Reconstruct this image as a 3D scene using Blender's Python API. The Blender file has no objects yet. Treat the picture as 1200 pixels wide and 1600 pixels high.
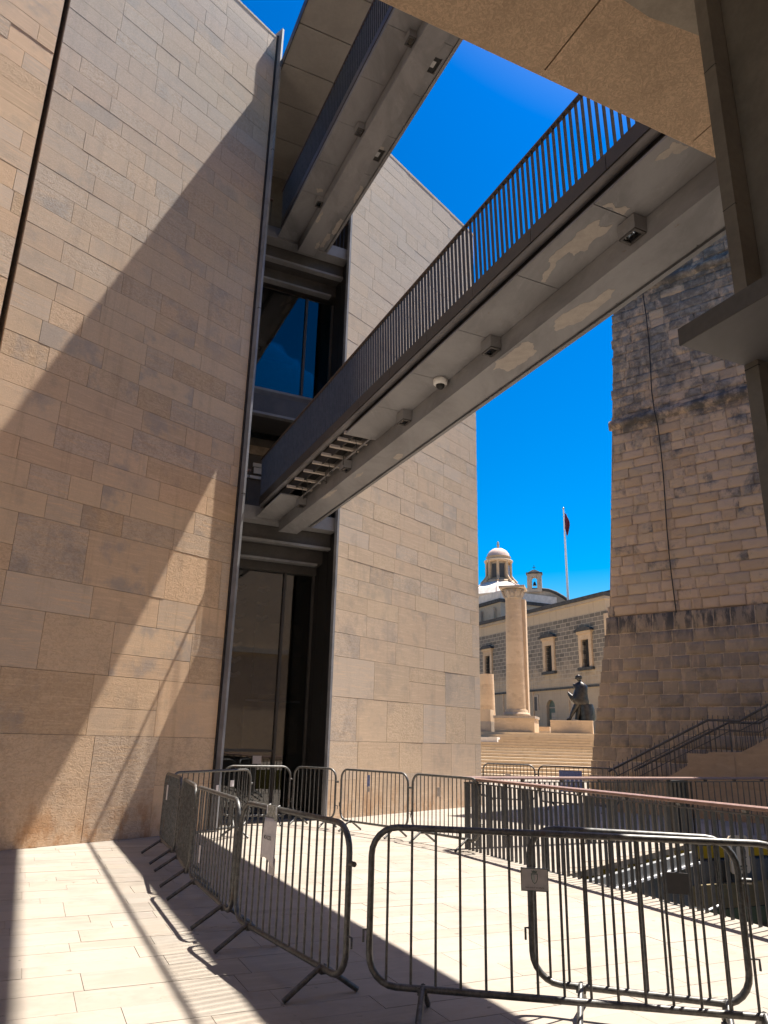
import bpy, bmesh, math, random
from mathutils import Vector, Matrix, noise
R = math.radians
random.seed(7)
S = bpy.context.scene
COL = S.collection

# ------------------------------------------------------------------ camera, sky, sun, exposure
EYE = 1.6
PITCH, ROLL, FPX = R(17.32), math.atan(.0245), 1148.0          # focal length in pixels of a 1200 x 1600 frame
d_ = Vector((0, math.cos(PITCH), math.sin(PITCH)))
u0 = Vector((0, -math.sin(PITCH), math.cos(PITCH)))
r0 = Vector((1, 0, 0))
r_ = math.cos(ROLL)*r0 + math.sin(ROLL)*u0
u_ = -math.sin(ROLL)*r0 + math.cos(ROLL)*u0
cam = bpy.data.cameras.new('camera')
cam.sensor_fit = 'VERTICAL'; cam.sensor_height = 36; cam.sensor_width = 27
cam.lens = FPX/1600*36
cam.clip_start = .05; cam.clip_end = 2000
camo = bpy.data.objects.new('camera', cam); COL.objects.link(camo)
m = Matrix((r_, u_, -d_)).transposed().to_4x4(); m.translation = (0, 0, EYE)
camo.matrix_world = m
S.camera = camo

SUN_AZ, SUN_EL = 54.0, 69.1          # degrees, clockwise from the view heading (+Y)
SUN_E, SKY_E, EXPO = 2.2, 0.15, 2.62
w = bpy.data.worlds.new('World'); S.world = w; w.use_nodes = True
nt = w.node_tree; nt.nodes.clear()
sky = nt.nodes.new('ShaderNodeTexSky'); sky.sky_type = 'NISHITA'; sky.sun_disc = False
sky.sun_elevation = R(SUN_EL); sky.sun_rotation = R(SUN_AZ)
sky.altitude = 60; sky.air_density = 1.2; sky.dust_density = 1.35; sky.ozone_density = 0.0
ml = nt.nodes.new('ShaderNodeVectorMath'); ml.operation = 'SCALE'; ml.inputs['Scale'].default_value = .1757
ga = nt.nodes.new('ShaderNodeGamma'); ga.inputs[1].default_value = 1.7
hs = nt.nodes.new('ShaderNodeHueSaturation'); hs.inputs['Saturation'].default_value = 1.65; hs.inputs['Value'].default_value = 1.0
bg = nt.nodes.new('ShaderNodeBackground'); bg.inputs['Strength'].default_value = SKY_E
wo = nt.nodes.new('ShaderNodeOutputWorld')
nt.links.new(sky.outputs[0], ml.inputs[0]); nt.links.new(ml.outputs[0], ga.inputs[0]); nt.links.new(ga.outputs[0], hs.inputs['Color']); nt.links.new(hs.outputs[0], bg.inputs[0]); nt.links.new(bg.outputs[0], wo.inputs[0])
sl = bpy.data.lights.new('sun', 'SUN'); sl.energy = SUN_E; sl.angle = R(.53); sl.color = (1, .95, .87)
so = bpy.data.objects.new('sun', sl); COL.objects.link(so)
sv = Vector((math.sin(R(SUN_AZ))*math.cos(R(SUN_EL)), math.cos(R(SUN_AZ))*math.cos(R(SUN_EL)), math.sin(R(SUN_EL))))
so.rotation_euler = sv.to_track_quat('Z', 'Y').to_euler(); so.location = (0, 0, 60)
S.view_settings.view_transform = 'Standard'; S.view_settings.look = 'None'
S.view_settings.exposure = EXPO; S.view_settings.gamma = 1; S.view_settings.use_curve_mapping = False
S.cycles.max_bounces = 8; S.cycles.diffuse_bounces = 5; S.cycles.glossy_bounces = 4; S.cycles.transmission_bounces = 6

# ------------------------------------------------------------------ frames of the place
NV, BV = Vector((math.cos(R(24.8)), math.sin(R(24.8)), 0)), Vector((-math.sin(R(24.8)), math.cos(R(24.8)), 0))
ROT_B = R(24.8)            # bridges, overhanging building, railings, paving: x across the bridges, y along them
ROT_W = R(50.5)            # the two stone clad blocks: x along the wall, -y out to the plaza
ROT_T = R(-40.0)           # bastion
ROT_S = R(-18.0)           # far steps
ROT_C = R(114.0)           # far church wing: x along the front (away), y outwards
def bw(n, b, z=0): return NV*n + BV*b + Vector((0, 0, z))

# ------------------------------------------------------------------ materials
class NT:
    def __init__(s, name):
        s.m = bpy.data.materials.new(name); s.m.use_nodes = True
        s.t = s.m.node_tree; s.t.nodes.clear()
        s.out = s.t.nodes.new('ShaderNodeOutputMaterial')
    def n(s, typ, ins=None, **kw):
        x = s.t.nodes.new('ShaderNode'+typ)
        for k, v in kw.items(): setattr(x, k, v)
        for k, v in (ins or {}).items():
            if isinstance(v, bpy.types.NodeSocket): s.t.links.new(v, x.inputs[k])
            else: x.inputs[k].default_value = v
        return x
    def math(s, op, a, b=0.0, clamp=False):
        x = s.n('Math', {0: a, 1: b}, operation=op, use_clamp=clamp); return x.outputs[0]
    def mix(s, f, a, b, mode='MIX'):
        x = s.t.nodes.new('ShaderNodeMix'); x.data_type = 'RGBA'; x.blend_type = mode
        for k, v in ((0, f), (6, a), (7, b)):
            if isinstance(v, bpy.types.NodeSocket): s.t.links.new(v, x.inputs[k])
            else: x.inputs[k].default_value = v if k == 0 else (*v[:3], 1)
        return x.outputs[2]
    def ramp(s, f, stops, interp='LINEAR'):
        x = s.n('ValToRGB', {0: f}); c = x.color_ramp; c.interpolation = interp
        while len(c.elements) < len(stops): c.elements.new(.5)
        for e, (p, col) in zip(c.elements, stops):
            e.position = p; e.color = (*col, 1) if len(col) == 3 else col
        return x.outputs[0]
    def fade(s, f, a, b):           # 0 at a, 1 at b
        x = s.n('MapRange', {0: f, 1: a, 2: b, 3: 0., 4: 1.}, interpolation_type='SMOOTHSTEP'); return x.outputs[0]
    def noise(s, vec, scale, detail=4, rough=.55, dist=0.):
        return s.n('TexNoise', {'Vector': vec, 'Scale': scale, 'Detail': detail, 'Roughness': rough, 'Distortion': dist}).outputs[0]
    def map(s, vec, rot=0., scale=(1, 1, 1)):
        return s.n('Mapping', {'Vector': vec, 'Rotation': (0, 0, -rot), 'Scale': scale}).outputs[0]
    def piece(s):                   # one random number per separate piece, whether object or island
        a = s.n('ObjectInfo').outputs['Random']; g = s.n('NewGeometry').outputs['Random Per Island']
        return s.math('FRACT', s.math('ADD', s.math('MULTIPLY', a, 7.13), s.math('MULTIPLY', g, 3.71)))
    def pos(s): return s.n('NewGeometry').outputs['Position']
    def done(s, col, rough=.8, metal=0., bump=None, strength=.5, dist=.01, spec=.4, normal=None):
        p = s.n('BsdfPrincipled')
        for k, v in (('Base Color', col), ('Roughness', rough), ('Metallic', metal)):
            if isinstance(v, bpy.types.NodeSocket): s.t.links.new(v, p.inputs[k])
            else: p.inputs[k].default_value = (*v, 1) if k == 'Base Color' else v
        p.inputs['Specular IOR Level'].default_value = spec
        if bump is not None:
            b = s.n('Bump', {'Height': bump, 'Strength': strength, 'Distance': dist})
            s.t.links.new(b.outputs[0], p.inputs['Normal'])
        s.t.links.new(p.outputs[0], s.out.inputs[0]); return s.m

def limestone(name, rot, tones, bump=.6, dist=.012, streak=(1.2, 1, 16), grey=.0, ochre=0., rough=.85, pit=1., shift=37., weather=0., runs=0., spots=0., grain=0.):
    k = NT(name); P = k.pos(); rnd = k.piece()
    off = k.n('CombineXYZ', {0: k.math('MULTIPLY', rnd, shift), 1: k.math('MULTIPLY', rnd, 11.), 2: k.math('MULTIPLY', rnd, 23.)}).outputs[0]
    V = k.n('VectorMath', {0: k.map(P, rot), 1: off}, operation='ADD').outputs[0]
    base = k.ramp(rnd, [(i/(len(tones)), t) for i, t in enumerate(tones)], 'CONSTANT')
    bed = k.noise(k.n('Mapping', {'Vector': V, 'Scale': streak}).outputs[0], 1.6, 6, .62, .6)
    cloud = k.noise(V, 2.3, 5, .6)
    scr = k.noise(k.n('Mapping', {'Vector': V, 'Scale': (1, 1, 3.2)}).outputs[0], 21., 5, .75, 2.2)
    col = k.mix(k.fade(bed, .46, .72), base, tuple(c*1.13 for c in tones[0]))
    col = k.mix(k.math('MULTIPLY', k.fade(cloud, .5, .75), .55), col, tuple(c*.66 for c in tones[-1]))
    # rusty veins
    vein = k.noise(k.n('Mapping', {'Vector': V, 'Scale': (1, 1, 4)}).outputs[0], 5., 6, .7, 1.5)
    col = k.mix(k.math('MULTIPLY', k.fade(vein, .58, .74), .35), col, tuple(c*q for c, q in zip(tones[0], (.78, .62, .5))))
    if grain: col = k.mix(k.math('MULTIPLY', k.fade(scr, .60, .44), grain), col, tuple(c*.55 for c in tones[0]))
    if runs:
        st = k.noise(k.map(P, rot, (5, 5, .22)), 1., 5, .65)
        col = k.mix(k.math('MULTIPLY', k.fade(st, .52, .72), runs), col, tuple(c*.55 for c in tones[2]))
    if spots:
        sp = k.noise(P, 9., 2, .5); bl = k.noise(P, .7, 5, .7)
        col = k.mix(k.math('MULTIPLY', k.fade(sp, .70, .76), spots), col, tuple(c*.5 for c in tones[2]))
        col = k.mix(k.math('MULTIPLY', k.fade(bl, .48, .70), spots*.6), col, tuple(c*.72 for c in tones[2]))
    if grey:
        r2 = k.math('FRACT', k.math('MULTIPLY', rnd, 13.7))
        g1 = k.math('MULTIPLY', k.fade(k.noise(V, 1.1, 6, .65), .47, .62), k.fade(r2, .45, .8))
        col = k.mix(k.math('MULTIPLY', g1, grey), col, (.30, .27, .25))
    if ochre:
        z = k.n('SeparateXYZ', {0: P}).outputs[2]
        g2 = k.math('MULTIPLY', k.fade(k.noise(k.map(P, rot, (1, 1, .55)), 3.2, 6, .7), .44, .66), k.fade(z, 1.0, .05))
        col = k.mix(k.math('MULTIPLY', g2, ochre), col, (.40, .19, .07))
    r3 = k.math('FRACT', k.math('MULTIPLY', rnd, 5.3))
    fine = k.noise(V, 42., 6, .75)
    if weather:
        zz = k.n('SeparateXYZ', {0: P}).outputs[2]
        wz = k.math('MULTIPLY', k.fade(k.math('ADD', zz, k.math('MULTIPLY', k.noise(V, .8, 5, .7), 6.)), 9., 17.), weather)
        col = k.mix(wz, col, k.mix(k.fade(scr, .42, .6), (.36, .335, .31), (.56, .52, .475)))
    pits = k.fade(k.noise(k.n('Mapping', {'Vector': V, 'Scale': (1, 1, 1.6)}).outputs[0], 13., 5, .7, 1.2), .40, .56)
    h = k.math('ADD', k.math('MULTIPLY', bed, .45), k.math('ADD', k.math('MULTIPLY', fine, .35), k.math('MULTIPLY', scr, .6)))
    h = k.math('ADD', h, k.math('MULTIPLY', pits, k.math('MULTIPLY', k.fade(r3, .35, .95), .55*pit)))
    col = k.mix(k.math('MULTIPLY', k.math('SUBTRACT', 1., pits), k.math('MULTIPLY', k.fade(r3, .4, .95), .28*pit)), col, (.30, .18, .10))
    return k.done(col, rough, 0, h, bump, dist, .25)

TAN = [(.64, .445, .285), (.67, .475, .315), (.60, .41, .255), (.65, .465, .31), (.58, .435, .315), (.68, .46, .29), (.61, .42, .275), (.61, .465, .345)]
PALE = [(.66, .50, .35), (.68, .52, .375), (.63, .475, .33), (.66, .49, .34), (.62, .495, .375), (.68, .515, .355), (.645, .485, .345), (.64, .515, .40)]
M = {}
M['clad'] = limestone('clad_limestone', ROT_W, TAN, .6, .011, grey=.6, ochre=.75, weather=.55, runs=.35, grain=.20)
M['clad2'] = limestone('pale_clad_limestone', ROT_W, PALE, .5, .009, grey=.4, ochre=.6, pit=.8, weather=.5, runs=.22, grain=.14)
M['striated'] = limestone('striated_limestone', ROT_W, TAN, .8, .018, (1., 1, 30), .4, .3)
M['paver'] = limestone('paving_limestone', ROT_B, [(.285, .246, .202), (.308, .265, .216), (.27, .232, .188), (.295, .254, .206), (.28, .247, .206), (.312, .268, .222)], .3, .004, (1.2, 8, 1), .25, 0, .7, .3, spots=.8)
M['soffit'] = limestone('soffit_limestone', ROT_B, [(.66, .485, .335), (.69, .515, .36), (.64, .47, .325)], 1., .02, (2, 2, 2), 0, 0, .9, 2., grain=.55)
M['steps'] = limestone('step_limestone', ROT_S, [(.52, .40, .27), (.56, .44, .30), (.50, .38, .25)], .5, .01, (1, 1, 8), .2)
M['column'] = limestone('column_limestone', 0, [(.53, .385, .25), (.56, .41, .27), (.51, .37, .24)], .5, .015, (1, 1, 3), .15)
M['weathered'] = limestone('grey_weathered_limestone', ROT_C, [(.40, .33, .26), (.43, .36, .28), (.37, .31, .25)], .6, .03, (2, 2, .5), .8)
M['stair_stone'] = limestone('stair_limestone', ROT_T, [(.45, .32, .21), (.47, .34, .225)], .6, .012, (1, 1, 6), .25)

def plain(name, col, rough=.6, metal=0., var=.25, scale=6., bump=0., spec=.4, stretch=(1, 1, 1)):
    k = NT(name); V = k.map(k.pos(), 0, stretch)
    a = k.noise(V, scale, 6, .65); b = k.noise(V, scale*9, 4, .6)
    f = k.math('ADD', k.math('MULTIPLY', a, .7), k.math('MULTIPLY', b, .3))
    c = k.mix(k.fade(f, .35, .65), tuple(x*(1-var) for x in col), tuple(x*(1+var) for x in col))
    rr = k.math('ADD', k.math('MULTIPLY', a, .25), rough-.12)
    return k.done(c, rr, metal, f if bump else None, bump, .004, spec)
M['dark_metal'] = plain('dark_painted_metal', (.034, .032, .031), .5, .1)
def painted(name, col):
    k = NT(name); P = k.pos(); V = k.map(P, ROT_B, (1, .45, 1))
    a = k.noise(V, 1.1, 6, .68, .5); b = k.noise(V, 14., 6, .7); c = k.noise(V, 4.2, 6, .72, 1.)
    x = k.mix(k.fade(a, .36, .64), tuple(v*.80 for v in col), tuple(v*1.14 for v in col))
    x = k.mix(k.math('MULTIPLY', k.fade(c, .56, .70), .5), x, tuple(v*1.35 for v in col))
    x = k.mix(k.math('MULTIPLY', k.fade(b, .64, .74), .5), x, (.17, .10, .06))
    h = k.math('ADD', k.math('MULTIPLY', a, .8), k.math('MULTIPLY', b, .25))
    return k.done(x, k.math('ADD', k.math('MULTIPLY', c, .3), .38), 0., h, .25, .006, .4)
M['bridge_metal'] = painted('taupe_painted_metal', (.236, .234, .242))
M['fascia_metal'] = plain('slate_painted_metal', (.075, .070, .068), .5, .1, .15, 3.)
M['bar_metal'] = plain('baluster_metal', (.085, .082, .082), .4, .3, .2, 8.)
M['primer'] = plain('bare_undercoat', (.40, .36, .325), .8, 0, .10, 9., .3)
M['panel_grey'] = plain('grey_canopy_panel', (.30, .285, .265), .6, 0, .08, 1.5)
def galvanised(name, col):
    k = NT(name); P = k.pos()
    a = k.noise(P, 26., 6, .7); b = k.noise(P, 5., 6, .75); c = k.noise(k.map(P, 0, (1, 1, .3)), 60., 3, .6)
    x = k.mix(k.fade(a, .35, .65), tuple(v*.7 for v in col), tuple(v*1.35 for v in col))
    x = k.mix(k.math('MULTIPLY', k.fade(b, .56, .68), .75), x, (.10, .062, .04))
    x = k.mix(k.math('MULTIPLY', k.fade(c, .66, .74), .5), x, (.30, .29, .28))
    return k.done(x, k.math('ADD', k.math('MULTIPLY', a, .35), .30), k.math('SUBTRACT', .6, k.math('MULTIPLY', k.fade(b, .56, .68), .5)), k.math('ADD', a, k.math('MULTIPLY', b, .5)), .2, .003, .4)
M['galv'] = galvanised('grey_galvanised_tube', (.118, .114, .108))
M['handrail'] = plain('reddish_brown_handrail', (.235, .145, .115), .38, 0, .15, 12., .1, .5)
M['bridge_rail'] = plain('dark_brown_rail', (.10, .072, .06), .45, .1, .15, 12.)
M['mortar'] = plain('dark_joint_mortar', (.19, .145, .105), .95, 0, .3, 20.)
M['tan_mortar'] = plain('tan_bastion_mortar', (.34, .255, .185), .95, 0, .3, 9.)
M['pave_mortar'] = plain('paving_joint_mortar', (.25, .205, .16), .95, 0, .25, 20.)
M['pale_mortar'] = plain('pale_mortar', (.52, .40, .28), .95, 0, .25, 12.)
M['plaster'] = plain('grey_ceiling_plaster', (.30, .265, .22), .9, 0, .15, 5., .3)
M['brown_panel'] = plain('brown_wall_panel', (.118, .106, .092), .6, .1, .18, 3.)
M['steel'] = plain('brushed_steel', (.42, .43, .44), .4, .7, .15, 10.)
M['white'] = plain('white_paint', (.78, .77, .75), .5, 0, .05)
M['black'] = plain('black_rubber', (.02, .02, .02), .6, 0, .2)
M['paper'] = plain('sun_faded_paper', (.66, .60, .58), .8, 0, .08, 30.)
M['sleeve'] = plain('clear_sleeve_top', (.36, .35, .30), .25, 0, .3, 40.)
M['ink'] = plain('black_ink', (.03, .03, .03), .8)
M['plaque'] = plain('grey_engraved_plate', (.48, .44, .42), .45, .3, .1, 20.)
M['crest_green'] = plain('crest_green', (.10, .13, .11), .6)
M['crest_pale'] = plain('crest_pale', (.36, .37, .33), .6)
M['blue'] = plain('blue_print', (.16, .20, .38), .7, 0, .3, 30.)
M['bronze'] = plain('dark_bronze', (.055, .05, .045), .38, .7, .35, 6., .3)
M['flag_red'] = plain('red_cloth', (.13, .02, .035), .9)
M['roof_pink'] = plain('pink_dome_roof', (.55, .41, .35), .8, 0, .15, 2.)
M['roof_white'] = plain('pale_roof', (.62, .56, .50), .8, 0, .15, 2.)
M['roof_dark'] = plain('dark_roof_edge', (.06, .058, .056), .9, 0, .4, 3.)
M['ochre'] = plain('ochre_board', (.14, .105, .045), .7, 0, .2, 4.)
M['olive'] = plain('olive_board', (.07, .085, .04), .7, 0, .2, 4.)
M['poster'] = plain('cream_poster', (.55, .45, .32), .8, 0, .06)
M['interior'] = plain('dark_interior', (.08, .074, .068), .8)
M['inner_pale'] = plain('pale_inner_wall', (.34, .27, .2), .8)
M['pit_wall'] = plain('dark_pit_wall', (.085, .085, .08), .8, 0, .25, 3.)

def glass(name, tint, ior, rough=.0):
    k = NT(name)
    fr = k.n('Fresnel', {'IOR': ior}).outputs[0]
    tr = k.n('BsdfTransparent', {'Color': (*tint, 1)}); gl = k.n('BsdfGlossy', {'Color': (.95, .97, 1, 1), 'Roughness': rough})
    wv = k.noise(k.pos(), .7, 2, .5)
    k.t.links.new(k.n('Bump', {'Height': wv, 'Strength': .08, 'Distance': .02}).outputs[0], gl.inputs['Normal'])
    mx = k.n('MixShader', {0: fr, 1: tr.outputs[0], 2: gl.outputs[0]})
    k.t.links.new(mx.outputs[0], k.out.inputs[0]); return k.m
M['glass'] = glass('tinted_glass', (.45, .46, .47), 1.85)
M['lens'] = glass('lamp_glass', (.5, .5, .5), 1.6)

def bastion_mat(name, lower):
    k = NT(name); P = k.pos(); rnd = k.piece(); V = k.map(P, ROT_T)
    off = k.n('CombineXYZ', {0: k.math('MULTIPLY', rnd, 31.), 1: k.math('MULTIPLY', rnd, 7.), 2: k.math('MULTIPLY', rnd, 17.)}).outputs[0]
    W = k.n('VectorMath', {0: V, 1: off}, operation='ADD').outputs[0]
    z = k.n('SeparateXYZ', {0: P}).outputs[2]
    if lower:
        base = k.ramp(rnd, [(0, (.345, .265, .185)), (.3, (.30, .235, .17)), (.55, (.375, .285, .20)), (.8, (.27, .215, .165))], 'CONSTANT')
        run = k.noise(k.map(P, ROT_T, (7, 7, .35)), 1.2, 5, .6)
        col = k.mix(k.math('MULTIPLY', k.fade(run, .50, .70), .7), base, (.44, .32, .22))
        col = k.mix(k.math('MULTIPLY', k.fade(k.noise(V, .9, 6, .7), .5, .66), .65), col, (.16, .135, .11))
        ba = k.math('MULTIPLY', k.fade(k.noise(V, 2.2, 6, .7), .42, .6), k.fade(z, 1.3, .3))
        col = k.mix(ba, col, (.44, .31, .20))
        top = k.math('MULTIPLY', k.fade(k.noise(k.map(P, ROT_T, (3, 3, .6)), 1.4, 6, .7), .44, .58), k.fade(z, 4.5, 5.5))
        col = k.mix(top, col, (.09, .082, .075))
    else:
        base = k.ramp(rnd, [(0, (.57, .425, .31)), (.2, (.56, .42, .295)), (.4, (.50, .365, .255)), (.6, (.54, .405, .30)), (.85, (.48, .37, .275))], 'CONSTANT')
        n1 = k.noise(k.map(P, ROT_T, (1, 1, .6)), 1.0, 7, .72, .4)
        n2 = k.noise(W, 2.2, 5, .7)
        hgt = k.fade(z, 6.0, 16.0)
        x = k.n('SeparateXYZ', {0: V}).outputs[0]
        thr = k.math('ADD', k.math('ADD', k.math('MULTIPLY', n1, .75), k.math('MULTIPLY', n2, .25)), k.math('MULTIPLY', hgt, .17))
        dk = k.fade(k.math('FRACT', k.math('MULTIPLY', rnd, 17.3)), .86, .93)
        crust = k.math('MAXIMUM', k.fade(thr, .56, .66), k.math('MULTIPLY', dk, k.fade(n2, .42, .62)))
        pick = k.fade(k.math('FRACT', k.math('MULTIPLY', rnd, 9.7)), .02, .12)
        c1 = k.mix(k.fade(k.noise(V, 5., 6, .7), .4, .65), (.115, .112, .110), (.28, .265, .245))
        col = k.mix(k.math('MULTIPLY', k.math('MULTIPLY', crust, pick), .82), base, c1)
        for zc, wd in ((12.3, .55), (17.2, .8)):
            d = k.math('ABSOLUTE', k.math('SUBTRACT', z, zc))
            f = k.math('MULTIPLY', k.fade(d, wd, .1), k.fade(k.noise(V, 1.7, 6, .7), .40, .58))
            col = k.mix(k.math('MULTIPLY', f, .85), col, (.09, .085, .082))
    fine = k.noise(W, 26., 6, .8); big = k.noise(W, 5., 6, .75, .8)
    h = k.math('ADD', k.math('MULTIPLY', fine, .45), big)
    return k.done(col, .95, 0, h, .95 if not lower else .7, .055 if not lower else .03, .15)
M['bastion_up'] = bastion_mat('bastion_weathered_stone', False)
M['bastion_low'] = bastion_mat('bastion_brown_stone', True)

def church_mat():
    k = NT('church_ashlar'); P = k.pos()
    o = k.n('TexCoord').outputs['Object']
    sp = k.n('SeparateXYZ', {0: o}); uv = k.n('CombineXYZ', {0: sp.outputs[0], 1: sp.outputs[2], 2: 0.}).outputs[0]
    br = k.n('TexBrick', {'Vector': uv, 'Color1': (0, 0, 0, 1), 'Color2': (1, 1, 1, 1), 'Mortar': (.5, .5, .5, 1), 'Scale': 1., 'Mortar Size': .035, 'Mortar Smooth': .2, 'Bias': 0., 'Brick Width': .82, 'Row Height': .42})
    z = sp.outputs[2]
    tint = k.mix(br.outputs[0], (.135, .118, .098), (.215, .186, .152))
    n1 = k.noise(uv, .55, 6, .7); n2 = k.noise(uv, 3., 5, .7)
    dark = k.math('MULTIPLY', k.fade(k.math('ADD', z, k.math('MULTIPLY', n1, 3.)), 9.2, 11.6), 1.)
    lo = k.mix(n2, (.40, .30, .20), (.47, .365, .25))
    stone = k.mix(dark, k.mix(k.math('MULTIPLY', k.fade(n1, .45, .6), .5), lo, (.26, .21, .16)), tint)
    up = k.fade(z, 13.85, 13.95)
    stone = k.mix(up, stone, k.mix(n2, (.43, .335, .235), (.50, .395, .28)))
    low = k.fade(z, 8.2, 6.9)
    stone = k.mix(k.math('MULTIPLY', low, .7), stone, k.mix(k.fade(n1, .4, .6), (.34, .27, .20), (.42, .33, .235)))
    mort = k.math('MULTIPLY', br.outputs['Fac'], k.math('SUBTRACT', 1., k.math('MAXIMUM', up, k.math('MULTIPLY', low, .75))))
    col = k.mix(mort, stone, (.40, .335, .26))
    run = k.noise(k.n('Mapping', {'Vector': uv, 'Scale': (3.5, .18, 1)}).outputs[0], 1., 5, .6)
    col = k.mix(k.math('MULTIPLY', k.fade(run, .52, .7), .35), col, (.16, .135, .11))
    return k.done(col, .9, 0, k.math('SUBTRACT', n2, mort), .5, .03, .2)
M['church'] = church_mat()

# ------------------------------------------------------------------ geometry helpers
class MB:
    def __init__(s): s.v = []; s.f = []; s.sm = []
    def add(s, vs, fs, smooth=False):
        o = len(s.v); s.v += [tuple(v) for v in vs]
        for f in fs: s.f.append([o+i for i in f]); s.sm.append(smooth)
        return s
    def box(s, x0, x1, y0, y1, z0, z1):
        vs = [(x, y, z) for z in (z0, z1) for y in (y0, y1) for x in (x0, x1)]
        return s.add(vs, [(0, 2, 3, 1), (4, 5, 7, 6), (0, 1, 5, 4), (2, 6, 7, 3), (0, 4, 6, 2), (1, 3, 7, 5)])
    def prism(s, pts, axis, a, b):      # polygon extruded along an axis; pts are the two other coordinates in x,y,z order
        def P(p, t):
            q = list(p); q.insert(axis, t); return tuple(q)
        n = len(pts)
        vs = [P(p, a) for p in pts] + [P(p, b) for p in pts]
        fs = [list(range(n))[::-1], list(range(n, 2*n))] + [(i, (i+1) % n, n+(i+1) % n, n+i) for i in range(n)]
        return s.add(vs, fs)
    def tube(s, path, r, n=8, closed=False):
        path = [Vector(p) for p in path]; N = len(path); rings = []
        up = None
        for i, p in enumerate(path):
            if closed: t = path[(i+1) % N]-path[i-1]
            else: t = path[min(i+1, N-1)]-path[max(i-1, 0)]
            t.normalize()
            if up is None:
                up = Vector((0, 0, 1)) if abs(t.z) < .9 else Vector((0, 1, 0))
            a = (up - t*up.dot(t))
            if a.length < 1e-4: a = t.orthogonal()
            a.normalize(); b = t.cross(a); up = a
            rr = r[i] if isinstance(r, (list, tuple)) else r
            rings.append([p + (a*math.cos(2*math.pi*j/n) + b*math.sin(2*math.pi*j/n))*rr for j in range(n)])
        vs = [v for rg in rings for v in rg]; fs = []
        for i in range(N if closed else N-1):
            for j in range(n):
                fs.append((i*n+j, i*n+(j+1) % n, ((i+1) % N)*n+(j+1) % n, ((i+1) % N)*n+j))
        s.add(vs, fs, True)
        if not closed: s.add(rings[0], [list(range(n))[::-1]]); s.add(rings[-1], [list(range(n))])
        return s
    def lathe(s, prof, n=24, c=(0, 0), smooth=True, a0=0., fs_cap=True):
        vs = []; fs = []
        for r, z in prof:
            for j in range(n):
                a = a0+2*math.pi*j/n; vs.append((c[0]+r*math.cos(a), c[1]+r*math.sin(a), z))
        for i in range(len(prof)-1):
            for j in range(n): fs.append((i*n+j, i*n+(j+1) % n, (i+1)*n+(j+1) % n, (i+1)*n+j))
        s.add(vs, fs, smooth)
        if fs_cap:
            L = len(prof)-1
            s.add(vs[:n], [list(range(n))[::-1]]); s.add(vs[L*n:], [list(range(n))])
        return s
    def mesh(s, name):
        me = bpy.data.meshes.new(name); me.from_pydata(s.v, [], s.f); me.update()
        for p, q in zip(me.polygons, s.sm): p.use_smooth = q
        return me
    def build(s, name, mat, parent=None, loc=(0, 0, 0), rz=0., kind=None):
        return link(name, s.mesh(name), mat, parent, loc, rz, kind)

def link(name, me, mat, parent=None, loc=(0, 0, 0), rz=0., kind=None):
    if mat is not None and not me.materials: me.materials.append(M[mat] if isinstance(mat, str) else mat)
    o = bpy.data.objects.new(name, me); COL.objects.link(o)
    if parent is not None: o.parent = parent
    o.location = loc; o.rotation_euler = (0, 0, rz)
    if kind: o['kind'] = kind
    return o
def tag(o, label, cat, group=None):
    o['label'] = label; o['category'] = cat
    if group: o['group'] = group
    return o
def thing(name, label, cat, loc=(0, 0, 0), rz=0., group=None):
    o = bpy.data.objects.new(name, None); COL.objects.link(o)
    o.empty_display_size = .3; o.location = loc; o.rotation_euler = (0, 0, rz)
    return tag(o, label, cat, group)
def box(name, mat, parent, *b, kind=None): return MB().box(*b).build(name, mat, parent, kind=kind)
def text(name, body, size, mat, parent, loc, rot, extrude=.0006, scale=(1, 1, 1)):
    cu = bpy.data.curves.new(name, 'FONT'); cu.body = body; cu.size = size; cu.align_x = 'CENTER'; cu.align_y = 'CENTER'; cu.extrude = extrude
    t = bpy.data.objects.new('tmp', cu); COL.objects.link(t)
    dg = bpy.context.evaluated_depsgraph_get()
    me = bpy.data.meshes.new_from_object(t.evaluated_get(dg)); bpy.data.objects.remove(t)
    me.name = name
    o = link(name, me, mat, parent, loc); o.rotation_euler = rot; o.scale = scale; return o
def seen_size(p, w, h):                 # rough size in the picture, used only to choose which pieces stay separate objects
    v = p - Vector((0, 0, EYE)); z = v.dot(d_)
    if z < .3: return 0
    x, y = 600+FPX*v.dot(r_)/z, 800-FPX*v.dot(u_)/z
    a = w*h*(FPX/z)**2
    if not (-60 < x < 1260 and -60 < y < 1660): a *= 1e-4
    return a

CUBE = MB().box(-.5, .5, -.5, .5, -.5, .5)
def block_mesh(name): return CUBE.mesh(name)
def rough_block(name, seed, amp, n=5):
    mb = MB(); g = []
    for j in range(n):
        for i in range(n):
            x, z = -.5+i/(n-1), -.5+j/(n-1)
            e = min(.5-abs(x), .5-abs(z))
            y = -.5 - amp*noise.noise(Vector((x*2.2+seed*9, z*2.2, seed))) + (amp*.9 if e < .01 else 0)
            g.append((x+(.015*math.sin(seed*5+j*2.3) if abs(x) > .49 else 0), y, z+(.02*math.sin(seed*3+i*1.9) if abs(z) > .49 else 0)))
    mb.add(g, [(j*n+i, j*n+i+1, (j+1)*n+i+1, (j+1)*n+i) for j in range(n-1) for i in range(n-1)], True)
    b = [(-.5, .5, -.5), (.5, .5, -.5), (.5, .5, .5), (-.5, .5, .5)]
    o = len(mb.v); mb.v += b
    top = [(n-1)*n+i for i in range(n)]; bot = list(range(n)); lf = [j*n for j in range(n)]; rt = [j*n+n-1 for j in range(n)]
    mb.f += [bot[::-1]+[o, o+1], top+[o+2, o+3], lf+[o+3, o], rt[::-1]+[o+1, o+2]]; mb.sm += [False]*4
    return mb
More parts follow.
